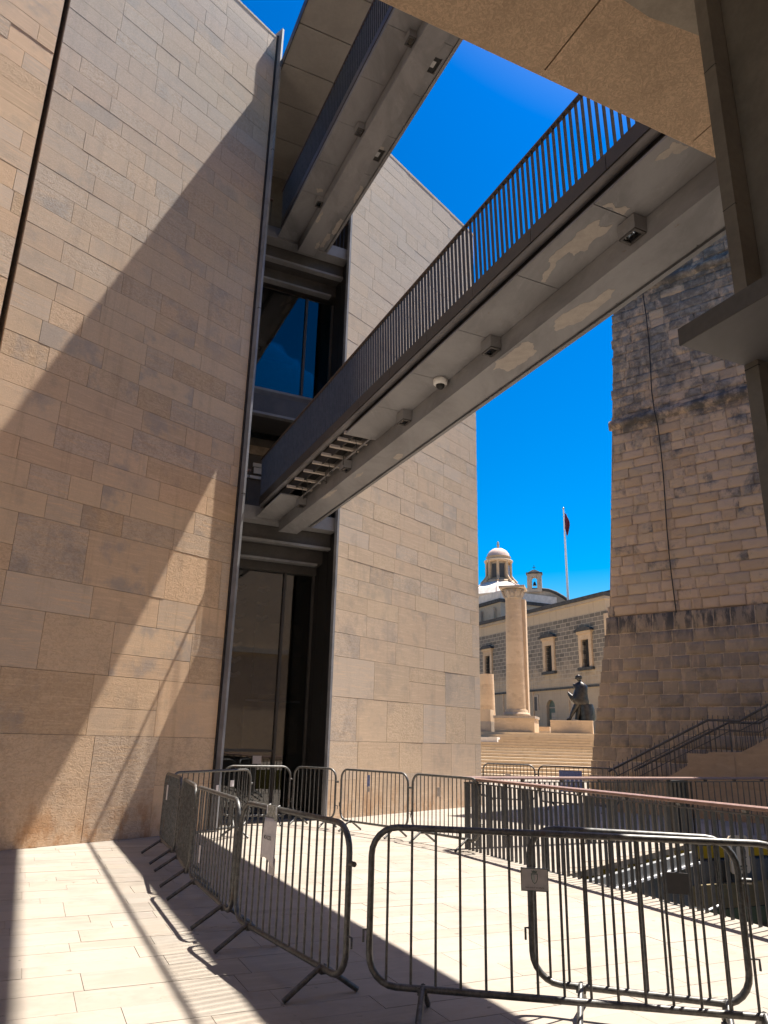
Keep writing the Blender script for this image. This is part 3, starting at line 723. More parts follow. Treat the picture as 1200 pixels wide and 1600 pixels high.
# ------------------------------------------------------------------ crowd barriers
def barrier(p0, p1, label, group='crowd control barriers', feet=(.17, .17), bars_n=None, plate=None):
    p0 = Vector((*p0, 0)); p1 = Vector((*p1, 0)); dv = p1-p0; L = dv.length
    T = thing('crowd_barrier', label, 'barrier', p0, math.atan2(dv.y, dv.x), group)
    z0, z1, rc = .17, 1.07, .17; pts = []
    for cx, cz, a0 in ((L-rc-.02, z1-rc, 0), (rc+.02, z1-rc, 90), (rc+.02, z0+rc, 180), (L-rc-.02, z0+rc, 270)):
        for k in range(7):
            a = R(a0+k*15); pts.append((cx+rc*math.cos(a), 0, cz+rc*math.sin(a)))
    MB().tube(pts, .0205, 10, True).build('frame', 'galv', T)
    n = bars_n or int(L/.135); 
    bmh = MB().tube([(0, 0, -.5), (0, 0, .5)], .0085, 7).mesh('upright_bar'); bmh.materials.append(M['galv'])
    for i in range(n):
        x = .13+(L-.26)*i/(n-1); e = min(x-.02, L-.02-x)
        dz = 0 if e > rc else rc-math.sqrt(max(0, rc*rc-(rc-e)**2))
        o = link('upright_bar', bmh, None, T, (x, 0, (z0+z1)/2)); o.scale = (1, 1, z1-z0-2*dz)
    lm = MB()
    for s in (-1, 1): lm.tube([(0, s*.012, z0-.005), (0, s*.08, .12), (0, s*.27, .012)], .0165, 8)
    for fx in (feet[0]*L, L-feet[1]*L):
        for s in (-1, 1):
            f = MB().tube([(fx, s*.010, z0+.01), (fx, s*.27, .014)], .0185, 8); f.build('leg', 'galv', T)
        box('leg_clamp', 'galv', T, fx-.03, fx+.03, -.024, .024, z0-.03, z0+.012)
    MB().tube([(L-.02, 0, .84), (L+.05, 0, .84)], .017, 8).build('coupling_bar', 'galv', T)
    for pth in ([(L-.005, 0, .42), (L+.045, 0, .42), (L+.045, 0, .36)], [(.005, 0, .47), (-.02, 0, .47), (-.02, 0, .40)], [(L-.03, 0, .50), (L-.012, 0, .52), (L-.012, 0, .34)]):
        MB().tube(pth, .0075, 6).build('coupling_hook', 'galv', T)
    if plate:
        for (x, z, wd, hg, mt) in plate: box('plate', mt, T, x-wd/2, x+wd/2, -.018, -.011, z-hg/2, z+hg/2)
    return T
bA = barrier((-.045, 5.18), (2.46, 4.72), 'nearest barrier, spanning the foreground and carrying the crest plaque', feet=(.14, .10), bars_n=16)
bB = barrier((1.0, 5.33), (2.24, 4.93), 'short barrier behind the nearest one with a blank dark plate on its bars', feet=(.24, .12), bars_n=10, plate=[(.93, .80, .13, .12, 'fascia_metal')])
bC = barrier((-1.17, 6.86), (-.16, 5.22), 'barrier with the paper sign hung on its top rail', bars_n=15)
bD = barrier((-2.0, 8.72), (-1.20, 6.96), 'barrier left of the one with the paper sign, its front end shining', bars_n=14, plate=[(.5, .45, .05, .16, 'paper')])
bE = barrier((-2.54, 10.26), (-2.03, 8.82), 'barrier third from the front in the row along the shaded strip', bars_n=13)
bF = barrier((-3.16, 11.70), (-2.58, 10.34), 'barrier at the far end of the row, nearest the tan stone wall', bars_n=12, plate=[(.35, .82, .09, .2, 'paper')])
bG = barrier((-3.12, 11.82), (-2.22, 13.75), 'barrier running back from the corner toward the steel edge fin', bars_n=15, plate=[(1.55, .86, .1, .1, 'paper'), (1.15, .8, .06, .1, 'paper')])
bH = barrier((-2.98, 15.05), (-1.72, 15.55), 'barrier in deep shade in front of the glass bay', bars_n=12)
bI = barrier((-1.68, 15.60), (-.78, 14.92), 'barrier straddling the shadowed bay and the corner of the pale block', bars_n=9)
bJ = barrier((-.70, 14.95), (.55, 13.62), 'sunlit barrier in front of the pale block with a blue label', bars_n=16, plate=[(.80, .90, .07, .2, 'blue'), (.80, .75, .07, .08, 'plaque')])
bK = barrier((.60, 13.55), (1.60, 12.20), 'sunlit barrier between the blue labelled one and the pit railing', bars_n=15, plate=[(.72, .82, .08, .14, 'plaque')])
bL = barrier((2.95, 21.9), (4.28, 21.1), 'distant barrier at the foot of the steps with one small plate', bars_n=14, plate=[(.75, .75, .13, .14, 'plaque')])
bM_ = barrier((4.30, 20.9), (6.05, 19.6), 'distant barrier carrying a blue and white banner by the bastion', bars_n=16)
bn = MB().box(.62, 1.25, -.03, -.024, .45, .98).build('banner', 'blue', bM_)
for k in range(5): box('banner_stripe', 'white', bn, .66+k*.12, .70+k*.12, -.034, -.031, .62, .82)

# paper sign on the third barrier
dv = Vector((-.16+1.17, 5.22-6.86, 0)); ang = math.atan2(dv.y, dv.x)
ps = thing('paper_sign', 'creased white sheet in a plastic sleeve reading NO ACCESS', 'sign', Vector((-1.17, 6.86, 0))+dv.normalized()*.70, ang)
g = MB(); nx, nz = 9, 10; vs = []
for j in range(nz):
    for i in range(nx):
        u, v = i/(nx-1), j/(nz-1)
        vs.append((-.11-.03*v+u*(.21+.05*v)+.01*v, -.030-.008*math.sin(u*5+v*3)-.012*v*(.5+.5*math.sin(7*u)), 1.0-.30*v-.03*u*v+(.02*math.sin(u*6) if j == nz-1 else 0)))
g.add(vs, [(j*nx+i, j*nx+i+1, (j+1)*nx+i+1, (j+1)*nx+i) for j in range(nz-1) for i in range(nx-1)], True)
sh = g.build('sheet', 'paper', ps)
md = sh.modifiers.new('thickness', 'SOLIDIFY'); md.thickness = .002
MB().box(-.105, .105, -.027, -.0235, .985, 1.095).build('sleeve', 'sleeve', ps)
for x in (-.09, .085): MB().tube([(x, .0, 1.096), (x, -.026, 1.085), (x+.006, -.03, 1.03)], .007, 6).build('tie', 'white', ps)
text('lettering', 'NO ACCESS', .034, 'ink', ps, (.005, -.055, .86), (R(90), 0, 0), .0006, (.74, 1.25, 1))
pp = thing('barrier_plate', 'small worn plate on the bars below the paper sign', 'plate', Vector((-1.17, 6.86, 0))+dv.normalized()*.735, ang)
box('plate', 'plaque', pp, -.05, .05, -.020, -.012, .60, .72)
box('emblem', 'crest_green', pp, -.012, .012, -.0225, -.0202, .66, .70)

# crest plaque on the nearest barrier
dv = Vector((2.46+.045, 4.72-5.18, 0)); ang = math.atan2(dv.y, dv.x)
cp = thing('crest_plaque', 'grey plaque with a coat of arms on the nearest barrier', 'plaque', Vector((-.045, 5.18, 0))+dv.normalized()*1.045, ang)
box('plate', 'plaque', cp, -.083, .083, -.020, -.012, .745, .875)
fr = MB(); fr.box(-.083, .083, -.0225, -.0202, .745, .75); fr.box(-.083, .083, -.0225, -.0202, .87, .875); fr.box(-.083, -.079, -.0225, -.0202, .7505, .8695); fr.box(.079, .083, -.0225, -.0202, .7505, .8695)
fr.build('border', 'crest_green', cp)
sh = [(-.016, .84), (.016, .84), (.016, .815), (.010, .800), (0, .790), (-.010, .800), (-.016, .815)]
MB().prism([(x*1.25, .815+(z-.815)*1.2) for x, z in sh], 1, -.0215, -.0202).build('wreath', 'crest_green', cp)
MB().prism([(-.016, .84), (0, .84), (0, .790), (-.010, .800), (-.016, .815)], 1, -.0232, -.0217).build('shield', 'crest_pale', cp)
MB().prism([(.0005, .84), (.016, .84), (.016, .815), (.010, .800), (.0005, .790)], 1, -.0232, -.0217).build('shield', 'plaque', cp)
MB().prism([(-.014, .848), (.014, .848), (.017, .862), (.009, .856), (.005, .864), (0, .857), (-.005, .864), (-.009, .856), (-.017, .862)], 1, -.0225, -.0203).build('crown', 'crest_green', cp)
text('lettering', "PARLAMENT TA' MALTA", .0105, 'ink', cp, (0, -.0206, .765), (R(90), 0, 0), .0004)

# ------------------------------------------------------------------ bastion
T0 = Vector((7.75, 23.73, 0)); TF = Matrix.Translation(T0) @ Matrix.Rotation(ROT_T, 4, 'Z')
K = thing('stone_bastion', 'massive weathered fortress bastion with two eroded string courses and a battered dark base', 'bastion', T0, ROT_T)
def xl(z): return ((z-9.2)*.075 if z > 9.2 else (z-9.2)*.095) if z > 5.7 else -.42-(5.7-z)*.10
up = [rough_block('upper_stone', s, .12, 6).mesh('upper_stone') for s in (1, 2, 3, 4, 8, 9)]
for q in up: q.materials.append(M['bastion_up'])
lo = [rough_block('lower_stone', s, .05, 4).mesh('lower_stone') for s in (5, 6, 7)]
for q in lo: q.materials.append(M['bastion_low'])
core = MB(); core.prism([(.06+xl(5.6), 5.6), (.06+xl(22), 22.0), (14, 22.0), (14, 5.6)], 1, .02, 9); core.build('upper_core', 'tan_mortar', K)
rng = random.Random(17); it = []; z = 5.66
while z < 22:
    hgt = rng.uniform(.30, .36)
    for a, c in rows_of(xl(z)+rng.uniform(-.05, .03), 6.2, .30, .86, rng):
        it.append((((a+c)/2, .10-rng.uniform(0, .03), z+hgt/2), (c-a-.010, .24, hgt-.010), (rng.uniform(-.03, .03), 0, rng.uniform(-.03, .03))))
    z += hgt
place_pieces(it, K, 'upper_stone', up, 'bastion_up', 190, TF)
def string_course(z, r, seed):
    mb = MB(); n = 60; prof = [(.02, -1.0), (-.55, -.75), (-.95, -.25), (-1.0, .2), (-.7, .7), (-.2, 1.1), (.02, 1.3)]
    vs = []
    for i in range(n+1):
        x = xl(z)-.14+i/n*6.6
        for j, (py, pz) in enumerate(prof):
            k = .75+.5*noise.noise(Vector((x*2.4, j*.6, seed)))+.3*noise.noise(Vector((x*7, j, seed+3)))
            if i == 0: k *= .4
            vs.append((x, py*r*k, z+pz*r*(.7+.3*k)))
    m_ = len(prof)
    mb.add(vs, [(i*m_+j, i*m_+j+1, (i+1)*m_+j+1, (i+1)*m_+j) for i in range(n) for j in range(m_-1)], True)
    mb.add(vs[:m_], [list(range(m_))[::-1]])
    mb.build('string_course', 'bastion_up', K)
string_course(12.3, .20, 1); string_course(17.25, .20, 5)
SL = math.atan2(1.05, 5.65)
lc = MB(); lc.prism([(.0, 0), (0, 5.60), (.6, 5.62), (9, 5.62), (9, 0)], 0, 0, 0)
core = MB()
vs = []
for z_, yy in ((0, -1.10), (5.62, -.05)):
    for x, y2 in ((xl(z_)+.05, yy+.04), (14, yy+.04), (14, 9), (xl(z_)+.05, 9)): vs.append((x, y2, z_))
core.add([(x, y-.045 if y < 5 else y, z) for x, y, z in vs], [(0, 3, 2, 1), (4, 5, 6, 7), (0, 1, 5, 4), (1, 2, 6, 5), (2, 3, 7, 6), (3, 0, 4, 7)]); core.build('lower_core', 'pale_mortar', K)
it = []; z = .0
while z < 5.55:
    hgt = min(rng.uniform(.36, .42), 5.62-z)
    if 5.62-z-hgt < .2: hgt = 5.62-z
    zc = z+hgt/2; yc = -1.10+1.05*zc/5.62
    for a, c in rows_of(xl(zc), 6.4, .40, .70, rng):
        it.append((((a+c)/2, yc+.10-rng.uniform(0, .012), zc), (c-a-.028, .24, hgt*1.015-.026), (-SL, 0, rng.uniform(-.006, .006))))
    z += hgt
place_pieces(it, K, 'lower_stone', lo, 'bastion_low', 110, TF)
cb = thing('wall_cable', 'thin black cable hanging down the upper bastion wall', 'cable', T0, ROT_T)
MB().tube([(1.72+.05*math.sin(k*.9)+.02*k/12, -.09, 17.0-k*.95) for k in range(5)]+[(1.80, -.30, 12.35)]+[(1.80+.03*math.sin(k), -.09, 11.9-k*.9) for k in range(8)], .018, 6).build('cable', 'black', cb)

# stair climbing along the bastion
st = thing('side_stair', 'stone stair wall climbing right along the bastion foot with thin railings', 'stair', T0, ROT_T)
MB().prism([(.7, 0), (.95, .02), (2.44, .94), (3.43, 1.53), (4.16, 1.55), (4.76, 1.86), (7.5, 3.4), (7.5, 0)], 1, -3.6, -3.3).build('parapet', 'stair_stone', st)
for k in range(20):
    x0 = .95+k*.27 if k < 9 else 4.16+(k-9)*.3
    zt = .16*(k+1) if k < 9 else 1.44+.16*(k-8)
    x1 = 4.16 if k == 8 else x0+.3
    if x1 > 7.4: break
    box('step', 'stair_stone', st, x0, x1, -3.295, -1.6, 0, zt)
for (yy, dzz) in ((-3.45, 0), (-1.7, 0)):
    path = [(.77, .98+dzz), (3.43, 2.29+dzz), (4.17, 2.27+dzz), (4.86, 2.65+dzz), (7.4, 4.1+dzz)]
    MB().tube([(x, yy, z) for x, z in path], .03, 6).build('stair_rail', 'bar_metal', st)
    MB().tube([(x, yy, z-.22) for x, z in path], .012, 6).build('lower_rail', 'bar_metal', st)
    x = .8
    while x < 7.3:
        for (xa, za), (xb, zb) in zip(path[:-1], path[1:]):
            if xa <= x <= xb: zt = za+(zb-za)*(x-xa)/(xb-xa)
        o = link('stair_baluster', BM, None, st, (x, yy, zt-.36)); o.scale = (.014, .02, .95)
        x += .125
for a, c, z0, z1 in ((2.9, 4.0, .75, 1.5), (4.05, 5.0, .75, 1.52), (2.3, 3.6, .1, .72), (3.65, 5.1, .1, .72), (.9, 2.25, .05, .5)):
    box('parapet_slab', 'stair_stone', st, a, c-.01, -3.615, -3.602, z0, z1-.01 if a > 2.5 else z1)

# ------------------------------------------------------------------ far steps, columns, monument
SO = Vector((9.2, 37.6, 0)); sp = bpy.data.objects.new('far_steps', None); COL.objects.link(sp); sp.location = SO; sp.rotation_euler = (0, 0, ROT_S); sp['kind'] = 'structure'
me = block_mesh('step'); me.materials.append(M['steps'])
NS = 15
for k in range(NS):
    y0 = k*.66; o = link('step', me, None, sp, (1, (y0+40)/2, .155*(k+.5)+.0)); o.scale = (26, 40-y0, .153)
TOP = .155*NS
ph = thing('steps_ledge', 'white stone ledge on the left of the far steps', 'ledge', SO, ROT_S)
box('ledge', 'roof_white', ph, -9, -4.5, 6.8, 8.2, 1.1, 1.98)
def column(x, y, D, h, label, ped, broken=False, zb=TOP):
    T = thing('stone_column', label, 'column', (x, y, zb), ROT_S, 'ruined columns above the steps')
    z = 0
    if ped:
        box('pedestal', 'column', T, -ped/2, ped/2, -ped/2, ped/2, 0, 1.05); z = 1.05
        box('pedestal_cap', 'weathered', T, -ped/2-.06, ped/2+.06, -ped/2-.06, ped/2+.06, 1.051, 1.2); z = 1.2
    MB().lathe([(D*.66, z), (D*.69, z+.08), (D*.66, z+.2), (D*.56, z+.26), (D*.58, z+.34), (D*.54, z+.42)], 28).build('base', 'column', T)
    n = 5; zz = z+.42; hh = h-z-.42
    for k in range(n):
        a, b = k/n, (k+1)/n
        r0_, r1_ = D/2*(1-.16*a), D/2*(1-.16*b)
        MB().lathe([(r0_, zz+hh*a), (r1_, zz+hh*b-.004)], 28).build('drum', 'column', T)
    if not broken:
        r = D/2*.84
        MB().lathe([(r, h), (r+.04, h+.03), (r+.02, h+.08), (r+.06, h+.25), (r+.20, h+.62), (r+.10, h+.66)], 28).build('capital', 'weathered', T)
        for k in range(8):
            a = R(45*k+22); q = MB().tube([(r*math.cos(a), r*math.sin(a), h+.1), ((r+.16)*math.cos(a), (r+.16)*math.sin(a), h+.42), ((r+.26)*math.cos(a), (r+.26)*math.sin(a), h+.50), ((r+.24)*math.cos(a), (r+.24)*math.sin(a), h+.40)], [.12, .10, .07, .03], 6)
            q.build('acanthus_leaf', 'weathered', T)
        s = r+.32; box('abacus', 'weathered', T, -s, s, -s, s, h+.662, h+.80)
        box('engaged_pier', 'column', T, .06, D*.60, .05, D*.62, z+.02, h-.01)
    return T
column(8.90, 49.2, 1.28, 8.85, 'tall standing stone column with capital on a square pedestal above the far steps', 2.5, zb=TOP-.2)
column(7.75, 54.5, 1.2, 4.1, 'broken stone column stump beside the corner of the pale block', 0, True, zb=TOP)
for (x, y, wd, dp, hh, lab) in ((7.0, 49.8, .9, 1.4, 1.5, 'low ruined wall stump left of the tall column pedestal'), (10.6, 52.0, 2.2, 1.2, .55, 'low stone block right of the tall column pedestal')):
    T = thing('ruined_wall', lab, 'wall', (x, y, TOP-.1), ROT_S)
    box('course', 'weathered', T, -wd/2, wd/2, -dp/2, dp/2, 0, hh*.5); box('course', 'column', T, -wd/2+.03, wd/2-.04, -dp/2, dp/2-.05, hh*.5+.002, hh)
# monument
MO = Vector((11.98, 47.75, 0))
pn = thing('monument_plinth', 'plain pale stone plinth carrying the bronze figure', 'plinth', (*MO.xy, TOP), ROT_S)
box('block', 'column', pn, -1.18, 1.36, -.5, .8, 0, .70)
box('top_slab', 'column', pn, -1.19, 1.37, -.51, .81, .702, .78)
stt = thing('bronze_statue', 'dark bronze statue of a striding cloaked figure leaning on a rock', 'statue', (*MO.xy, TOP+.78), ROT_S)
stt.scale = (1.0, 1.0, 1.02); stt.location += Vector((.30, -.10, 0))
def loft(rings, n=16, name='x', mat='bronze', parent=None):
    vs = []; fs = []
    for (cx, cy, cz, rx, ry, wob) in rings:
        for j in range(n):
            a = 2*math.pi*j/n; k = 1+wob*math.sin(3*a+cz*2)+wob*.6*math.sin(7*a+cz*3)
            vs.append((cx+rx*k*math.cos(a), cy+ry*k*math.sin(a), cz))
    for i in range(len(rings)-1):
        for j in range(n): fs.append((i*n+j, i*n+(j+1) % n, (i+1)*n+(j+1) % n, (i+1)*n+j))
    mb = MB(); mb.add(vs, fs, True); L = len(rings)-1
    mb.add(vs[:n], [list(range(n))[::-1]]); mb.add(vs[L*n:], [list(range(n))]); return mb
cl = loft([(.42, 0, .95, .44, .36, .08), (.36, 0, 1.15, .52, .42, .1), (.32, 0, 1.35, .50, .40, .1), (.40, 0, 1.6, .42, .36, .08), (.47, 0, 1.85, .40, .33, .06), (.45, 0, 2.05, .42, .30, .05), (.42, 0, 2.22, .30, .22, .04), (.40, 0, 2.32, .13, .13, 0)])
cl.tube([(.05, 0, 1.22), (-.16, .02, 1.40), (-.32, .02, 1.62), (-.36, .02, 1.72)], [.26, .18, .10, .03], 8)      # cloak point flying out
cl.tube([(.15, -.02, 2.02), (.05, -.03, 2.14), (-.02, -.03, 2.20)], [.16, .10, .03], 8)                              # lapel point
cl.tube([(.18, -.08, .98), (-.04, -.1, .62), (-.22, -.12, .30), (-.30, -.12, .10), (-.52, -.14, .04)], [.20, .15, .11, .10, .06], 10)   # leading leg and foot
cl.tube([(.36, .05, .98), (.24, .02, .55), (.14, 0, .22), (.12, 0, .04)], [.24, .17, .15, .16], 10)
cl.tube([(.42, -.02, 2.30), (.38, -.02, 2.42)], [.11, .10], 8)
cl.build('cloaked_body', 'bronze', stt)
hd = MB(); hp = Vector((.34, -.02, 2.55))
for sc, off in ((1, Vector((0, 0, 0))),):
    hd.lathe([(.03, -.2), (.11, -.16), (.155, -.05), (.165, .05), (.13, .15), (.05, .20), (.005, .205)], 14)
hd.v = [(x*.95+hp.x, y*.85+hp.y, z+hp.z) for x, y, z in hd.v]
hd.tube([(hp.x-.15, hp.y, hp.z+.02), (hp.x-.21, hp.y, hp.z-.03), (hp.x-.14, hp.y, hp.z-.07)], [.03, .035, .03], 6)
hd.build('head', 'bronze', stt)
hr = MB()
for k in range(7):
    a = R(-60+k*40); hr.tube([(hp.x+.1*math.cos(a), hp.y+.1*math.sin(a), hp.z+.14), (hp.x+.17*math.cos(a), hp.y+.15*math.sin(a), hp.z+.06), (hp.x+.15*math.cos(a), hp.y+.13*math.sin(a), hp.z-.08)], [.05, .06, .03], 6)
hr.build('hair', 'bronze', stt)
rk = loft([(.72, .05, 0, .48, .40, .06), (.72, .05, .3, .46, .38, .08), (.70, .05, .7, .46, .36, .06), (.68, .05, .98, .40, .32, .05)]); rk.build('rock', 'bronze', stt)

# ------------------------------------------------------------------ church wing behind
CO = Vector((20.94, 68.89, 0))
Q = thing('church_wing', 'long dark stone church wing with tall framed windows and a pale top band', 'building', CO, ROT_C)
wins = [(2.75, 8.55, 12.35), (8.55, 8.55, 12.35), (14.4, 8.55, 12.35), (20.3, 8.55, 12.35)]
holes = sorted([(x-.55, x+.55, z0+.28, z1-.9) for x, z0, z1 in wins])
fc = MB()
z0h, z1h = holes[0][2], holes[0][3]
xc = -.3
for a, c, p, q in holes: fc.box(xc, a, -.5, 0, z0h, z1h); xc = c
fc.box(xc, 34, -.5, 0, z0h, z1h)
fc.box(-.3, 34, -.5, 0, z1h, 15.2)
xd, wd = 8.75, .72
fc.box(-.3, xd-wd, -.5, 0, 0, z0h); fc.box(xd+wd, 34, -.5, 0, 0, z0h); fc.box(xd-wd, xd+wd, -.5, 0, 6.02, z0h)
arc = [(xd+wd*math.cos(R(a)), 5.3+wd*math.sin(R(a))) for a in range(0, 181, 15)]
fc.prism([(xd+wd, 6.02)]+arc[:7], 1, -.5, 0); fc.prism([(xd-wd, 6.02)]+arc[:5:-1], 1, -.5, 0)
fc.build('front_wall', 'church', Q)
box('body', 'interior', Q, -.25, 34, -10, -.52, 0, 15.1)
box('side_wall', 'church', Q, -.30, -.26, -10, -.505, 0, 15.2)
box('cornice', 'roof_dark', Q, -.6, 34, -.4, .45, 15.2, 15.55)
box('cornice', 'weathered', Q, -.5, 34, -.4, .22, 14.95, 15.198)
box('parapet', 'weathered', Q, -.6, 9, -10, -5.2, 15.5, 16.9); box('parapet_edge', 'roof_dark', Q, -.8, 9.2, -10, -5.0, 16.9, 17.15)
box('string_band', 'roof_dark', Q, -.35, 34, .001, .16, 6.95, 7.12)
box('corner_pier', 'column', Q, -.9, -.32, -.5, .3, 0, 13.5)
for x, z0, z1 in wins:
    f = MB()
    f.box(x-.95, x-.55, .001, .18, z0+.25, z1-.9); f.box(x+.55, x+.95, .001, .18, z0+.25, z1-.9); f.box(x-.95, x+.95, .001, .18, z1-.9, z1-.35)
    fo = f.build('window_frame', 'column', Q)
    box('lintel', 'column', fo, x-1.05, x+1.05, .001, .3, z1-.349, z1-.1)
    hd = MB(); hd.prism([(x-1.3, z1-.1), (x-1.1, z1+.1), (x-.5, z1+.28), (x+.5, z1+.28), (x+1.1, z1+.1), (x+1.3, z1-.1)], 1, .001, .45); hd.build('hood', 'roof_dark', fo)
    box('sill', 'roof_dark', fo, x-1.1, x+1.1, .001, .32, z0, z0+.248)
    box('pane', 'interior', fo, x-.55, x+.55, -.40, -.36, z0+.28, z1-.9)
    gr = MB()
    for k in range(6): gr.box(x-.5+k*.2-.02, x-.5+k*.2+.02, -.2, -.16, z0+.28, z1-.9)
    for k in range(5): gr.box(x-.55, x+.55, -.159, -.13, z0+.7+k*.45, z0+.73+k*.45)
    gr.build('iron_grille', 'black', fo)
dr = MB(); dr.prism([(xd-wd, 2.6), (xd+wd, 2.6)]+arc, 1, -.40, -.36); dr.build('door', 'crest_green', Q)
box('door_panel', 'weathered', Q, xd-.35, xd+.35, -.35, -.33, 4.1, 4.75); box('transom_bar', 'weathered', Q, xd-wd, xd+wd, -.35, -.31, 5.2, 5.32)
f = MB(); f.box(10.75, 10.95, .001, .06, 5.0, 6.6); f.box(11.45, 11.65, .001, .06, 5.0, 6.6); f.box(10.95, 11.45, .001, .06, 6.4, 6.6); fo = f.build('small_window', 'weathered', Q); box('pane', 'interior', fo, 10.95, 11.45, .002, .02, 5.0, 6.4)
for x in (5.7, 11.6, 17.3): box('pilaster_strip', 'column', Q, x-.07, x+.07, .001, .09, 2.5, 6.94)

# dome with lantern
DP = Vector((15.95, 98.7, 0))
dm = thing('church_dome', 'octagonal lantern with pink cupola on a pale roofed drum behind the wing', 'dome', DP+Vector((0, 0, 3.09)), R(10))
dm.scale = (.93, .93, .833)
MB().lathe([(5.0, 12), (5.0, 20.2)], 8, smooth=False, a0=R(22.5)).build('drum', 'weathered', dm)
MB().lathe([(5.35, 20.2), (5.35, 20.75), (5.0, 20.8)], 8, smooth=False, a0=R(22.5)).build('drum_cornice', 'weathered', dm)
MB().lathe([(5.2, 20.81), (4.4, 21.9), (3.3, 22.7), (2.3, 23.3)], 8, smooth=False, a0=R(22.5)).build('skirt_roof', 'roof_white', dm)
for k in range(8):
    a = R(45*k+22.5); MB().tube([(5.2*math.cos(a), 5.2*math.sin(a), 20.85), (4.42*math.cos(a), 4.42*math.sin(a), 21.93), (3.3*math.cos(a), 3.3*math.sin(a), 22.75), (2.3*math.cos(a), 2.3*math.sin(a), 23.35)], .11, 6).build('roof_rib', 'roof_pink', dm)
MB().lathe([(2.35, 23.3), (2.3, 23.6), (1.95, 23.65)], 16).build('lantern_base', 'column', dm)
MB().lathe([(1.45, 23.6), (1.45, 27.2)], 8, smooth=False, a0=R(22.5)).build('lantern_core', 'weathered', dm)
for k in range(8):
    a = R(45*k+22.5)
    MB().lathe([(.26, 23.6), (.22, 24), (.22, 26.6), (.28, 26.75)], 8, c=(1.75*math.cos(a), 1.75*math.sin(a))).build('lantern_column', 'column', dm)
    MB().tube([(1.8*math.cos(a), 1.8*math.sin(a), 24.6), (2.15*math.cos(a), 2.15*math.sin(a), 23.95), (2.6*math.cos(a), 2.6*math.sin(a), 23.35)], [.1, .16, .2], 6).build('volute', 'column', dm)
    a2 = R(45*k); q = MB().box(-.38, .38, -.03, .03, 24.1, 26.4).build('lantern_window', 'fascia_metal', dm, (1.37*math.cos(a2), 1.37*math.sin(a2), 0), a2+R(90))
MB().lathe([(1.95, 26.75), (2.1, 26.9), (2.1, 27.1), (1.75, 27.15), (1.75, 27.6), (1.85, 27.7), (1.7, 27.75)], 24).build('lantern_cornice', 'column', dm)
MB().lathe([(1.7, 27.75), (1.6, 28.25), (1.25, 28.8), (.75, 29.15), (.2, 29.3)], 24).build('cupola', 'roof_pink', dm)
MB().lathe([(.2, 29.3), (.12, 29.6), (.24, 29.8), (.1, 30.05), (.16, 30.25), (.04, 30.5)], 10).build('finial', 'column', dm)
# side body below the dome, left
sb_ = thing('church_nave', 'pale grey church body with a white flat roof below the dome', 'building', DP+Vector((-1.5, -3.2, 0)), ROT_C)
box('wall', 'weathered', sb_, -6.0, 9, -6, 2.6, 0, 18.2); box('roof_edge', 'roof_dark', sb_, -6.2, 9.2, -6, 2.9, 18.2, 18.6); box('roof', 'roof_white', sb_, -6.1, 9.1, -6, 2.7, 18.6, 19.6)
for x in (-4.5, -1.5, 1.5, 4.5): box('buttress', 'weathered', sb_, x-.5, x+.5, 2.6, 3.0, 0, 17.6)
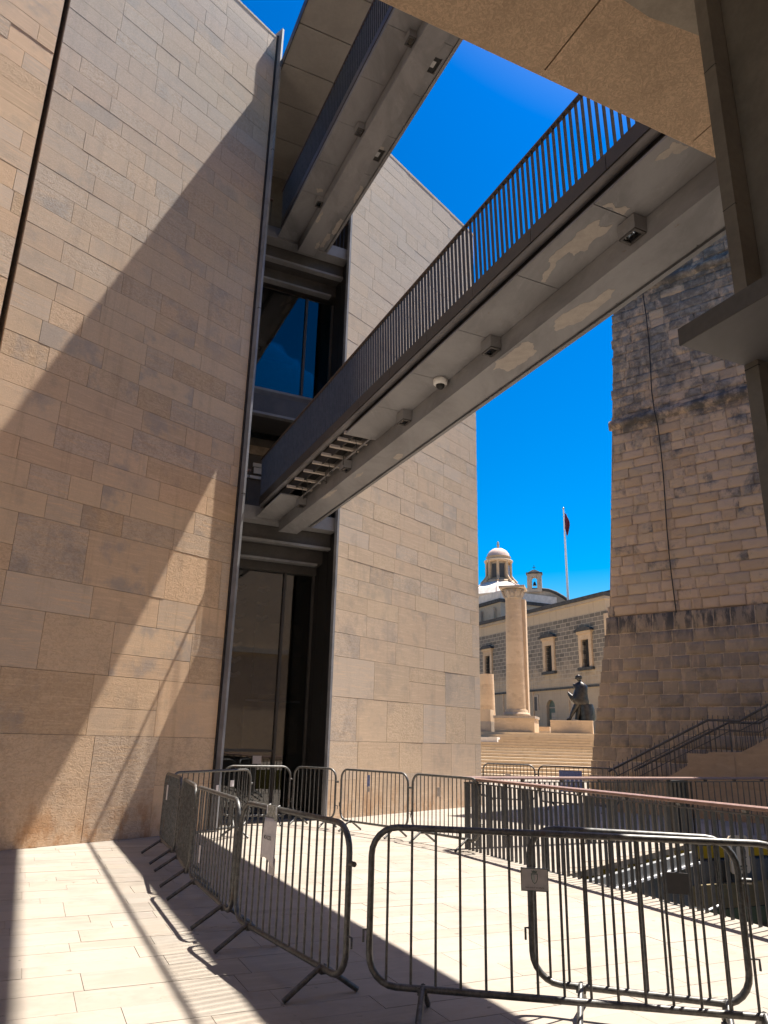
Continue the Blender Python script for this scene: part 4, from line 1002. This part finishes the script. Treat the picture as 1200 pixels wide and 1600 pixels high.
# gabled hump and belfry
BP = Vector((19.75, 92.9, 0))
gb = thing('curved_gable', 'curved stone gable wall rising behind the church wing', 'gable', BP+Vector((0, 0, -1.4)), R(-14))
pts = [(-3.2, 12), (5.6, 12), (5.6, 19.2)]+[(5.2-.9*k, 19.4+2.6*math.sin(R(90*min(1, k/5.)))) for k in range(6)]+[(-1.6, 22.0), (-2.6, 21.3), (-3.2, 20.6)]
MB().prism(pts, 1, 0, 2.5).build('gable_wall', 'weathered', gb)
cap = [(x, 0, z) for x, z in pts[2:]]
MB().tube([(x, -.05, z+.05) for x, _, z in cap], .2, 6).build('gable_coping', 'roof_dark', gb)
bl = thing('belfry', 'small stone belfry with an arched opening and a cross on top', 'belfry', BP+Vector((-.1, .2, 20.3)), R(-14))
bl.scale = (.8, .8, .76)
for a, c in ((-1.15, -.42), (.42, 1.15)): box('pier', 'weathered', bl, a, c, -.7, .7, 0, 3.1)
ar = [(.42*math.cos(R(a)), 2.2+.42*math.sin(R(a))) for a in range(0, 181, 20)]
MB().prism([(.42, 3.1)]+ar[:5], 1, -.7, .7).build('arch', 'weathered', bl); MB().prism([(-.42, 3.1)]+ar[:4:-1], 1, -.7, .7).build('arch', 'weathered', bl)
box('crown_wall', 'weathered', bl, -.42, .42, -.695, .695, 2.63, 3.098)
box('sill_block', 'weathered', bl, -.42, .42, -.69, .69, 0, .5)
MB().lathe([(.30, 1.15), (.26, 1.3), (.17, 1.7), (.08, 1.85)], 12).build('bell', 'bronze', bl)
box('cap', 'roof_dark', bl, -1.3, 1.3, -.85, .85, 3.1, 3.3); MB().prism([(-1.1, 3.3), (1.1, 3.3), (.3, 3.75), (-.3, 3.75)], 1, -.6, .6).build('pediment', 'weathered', bl)
x_ = MB(); x_.box(-.04, .04, -.04, .04, 3.75, 4.75); x_.box(-.26, .26, -.035, .035, 4.3, 4.38); x_.build('cross', 'black', bl)
# flagpole
FP = Vector((19.9, 77.6, 0))
fp = thing('flagpole', 'tall white flagpole with a furled dark red flag above the church wing', 'flagpole', FP)
MB().tube([(0, 0, 15), (0, 0, 21), (0, 0, 26.6)], [.13, .11, .07], 10).build('pole', 'white', fp)
MB().lathe([(.02, 26.6), (.12, 26.68), (.12, 26.78), (.02, 26.86)], 10, c=(0, 0)).build('finial', 'steel', fp)
g = MB(); vs = []
for j in range(12):
    for i in range(7):
        u, v = i/6, j/11
        vs.append((.1+u*.48*(.35+.65*math.sin(math.pi*min(1, v*.9+.12)))+.03*math.sin(v*7), .12*math.sin(u*9+v*4), 26.3-v*2.3-u*.5))
g.add(vs, [(j*7+i, j*7+i+1, (j+1)*7+i+1, (j+1)*7+i) for j in range(11) for i in range(6)], True)
fl = g.build('flag', 'flag_red', fp); mdf = fl.modifiers.new('thickness', 'SOLIDIFY'); mdf.thickness = .02
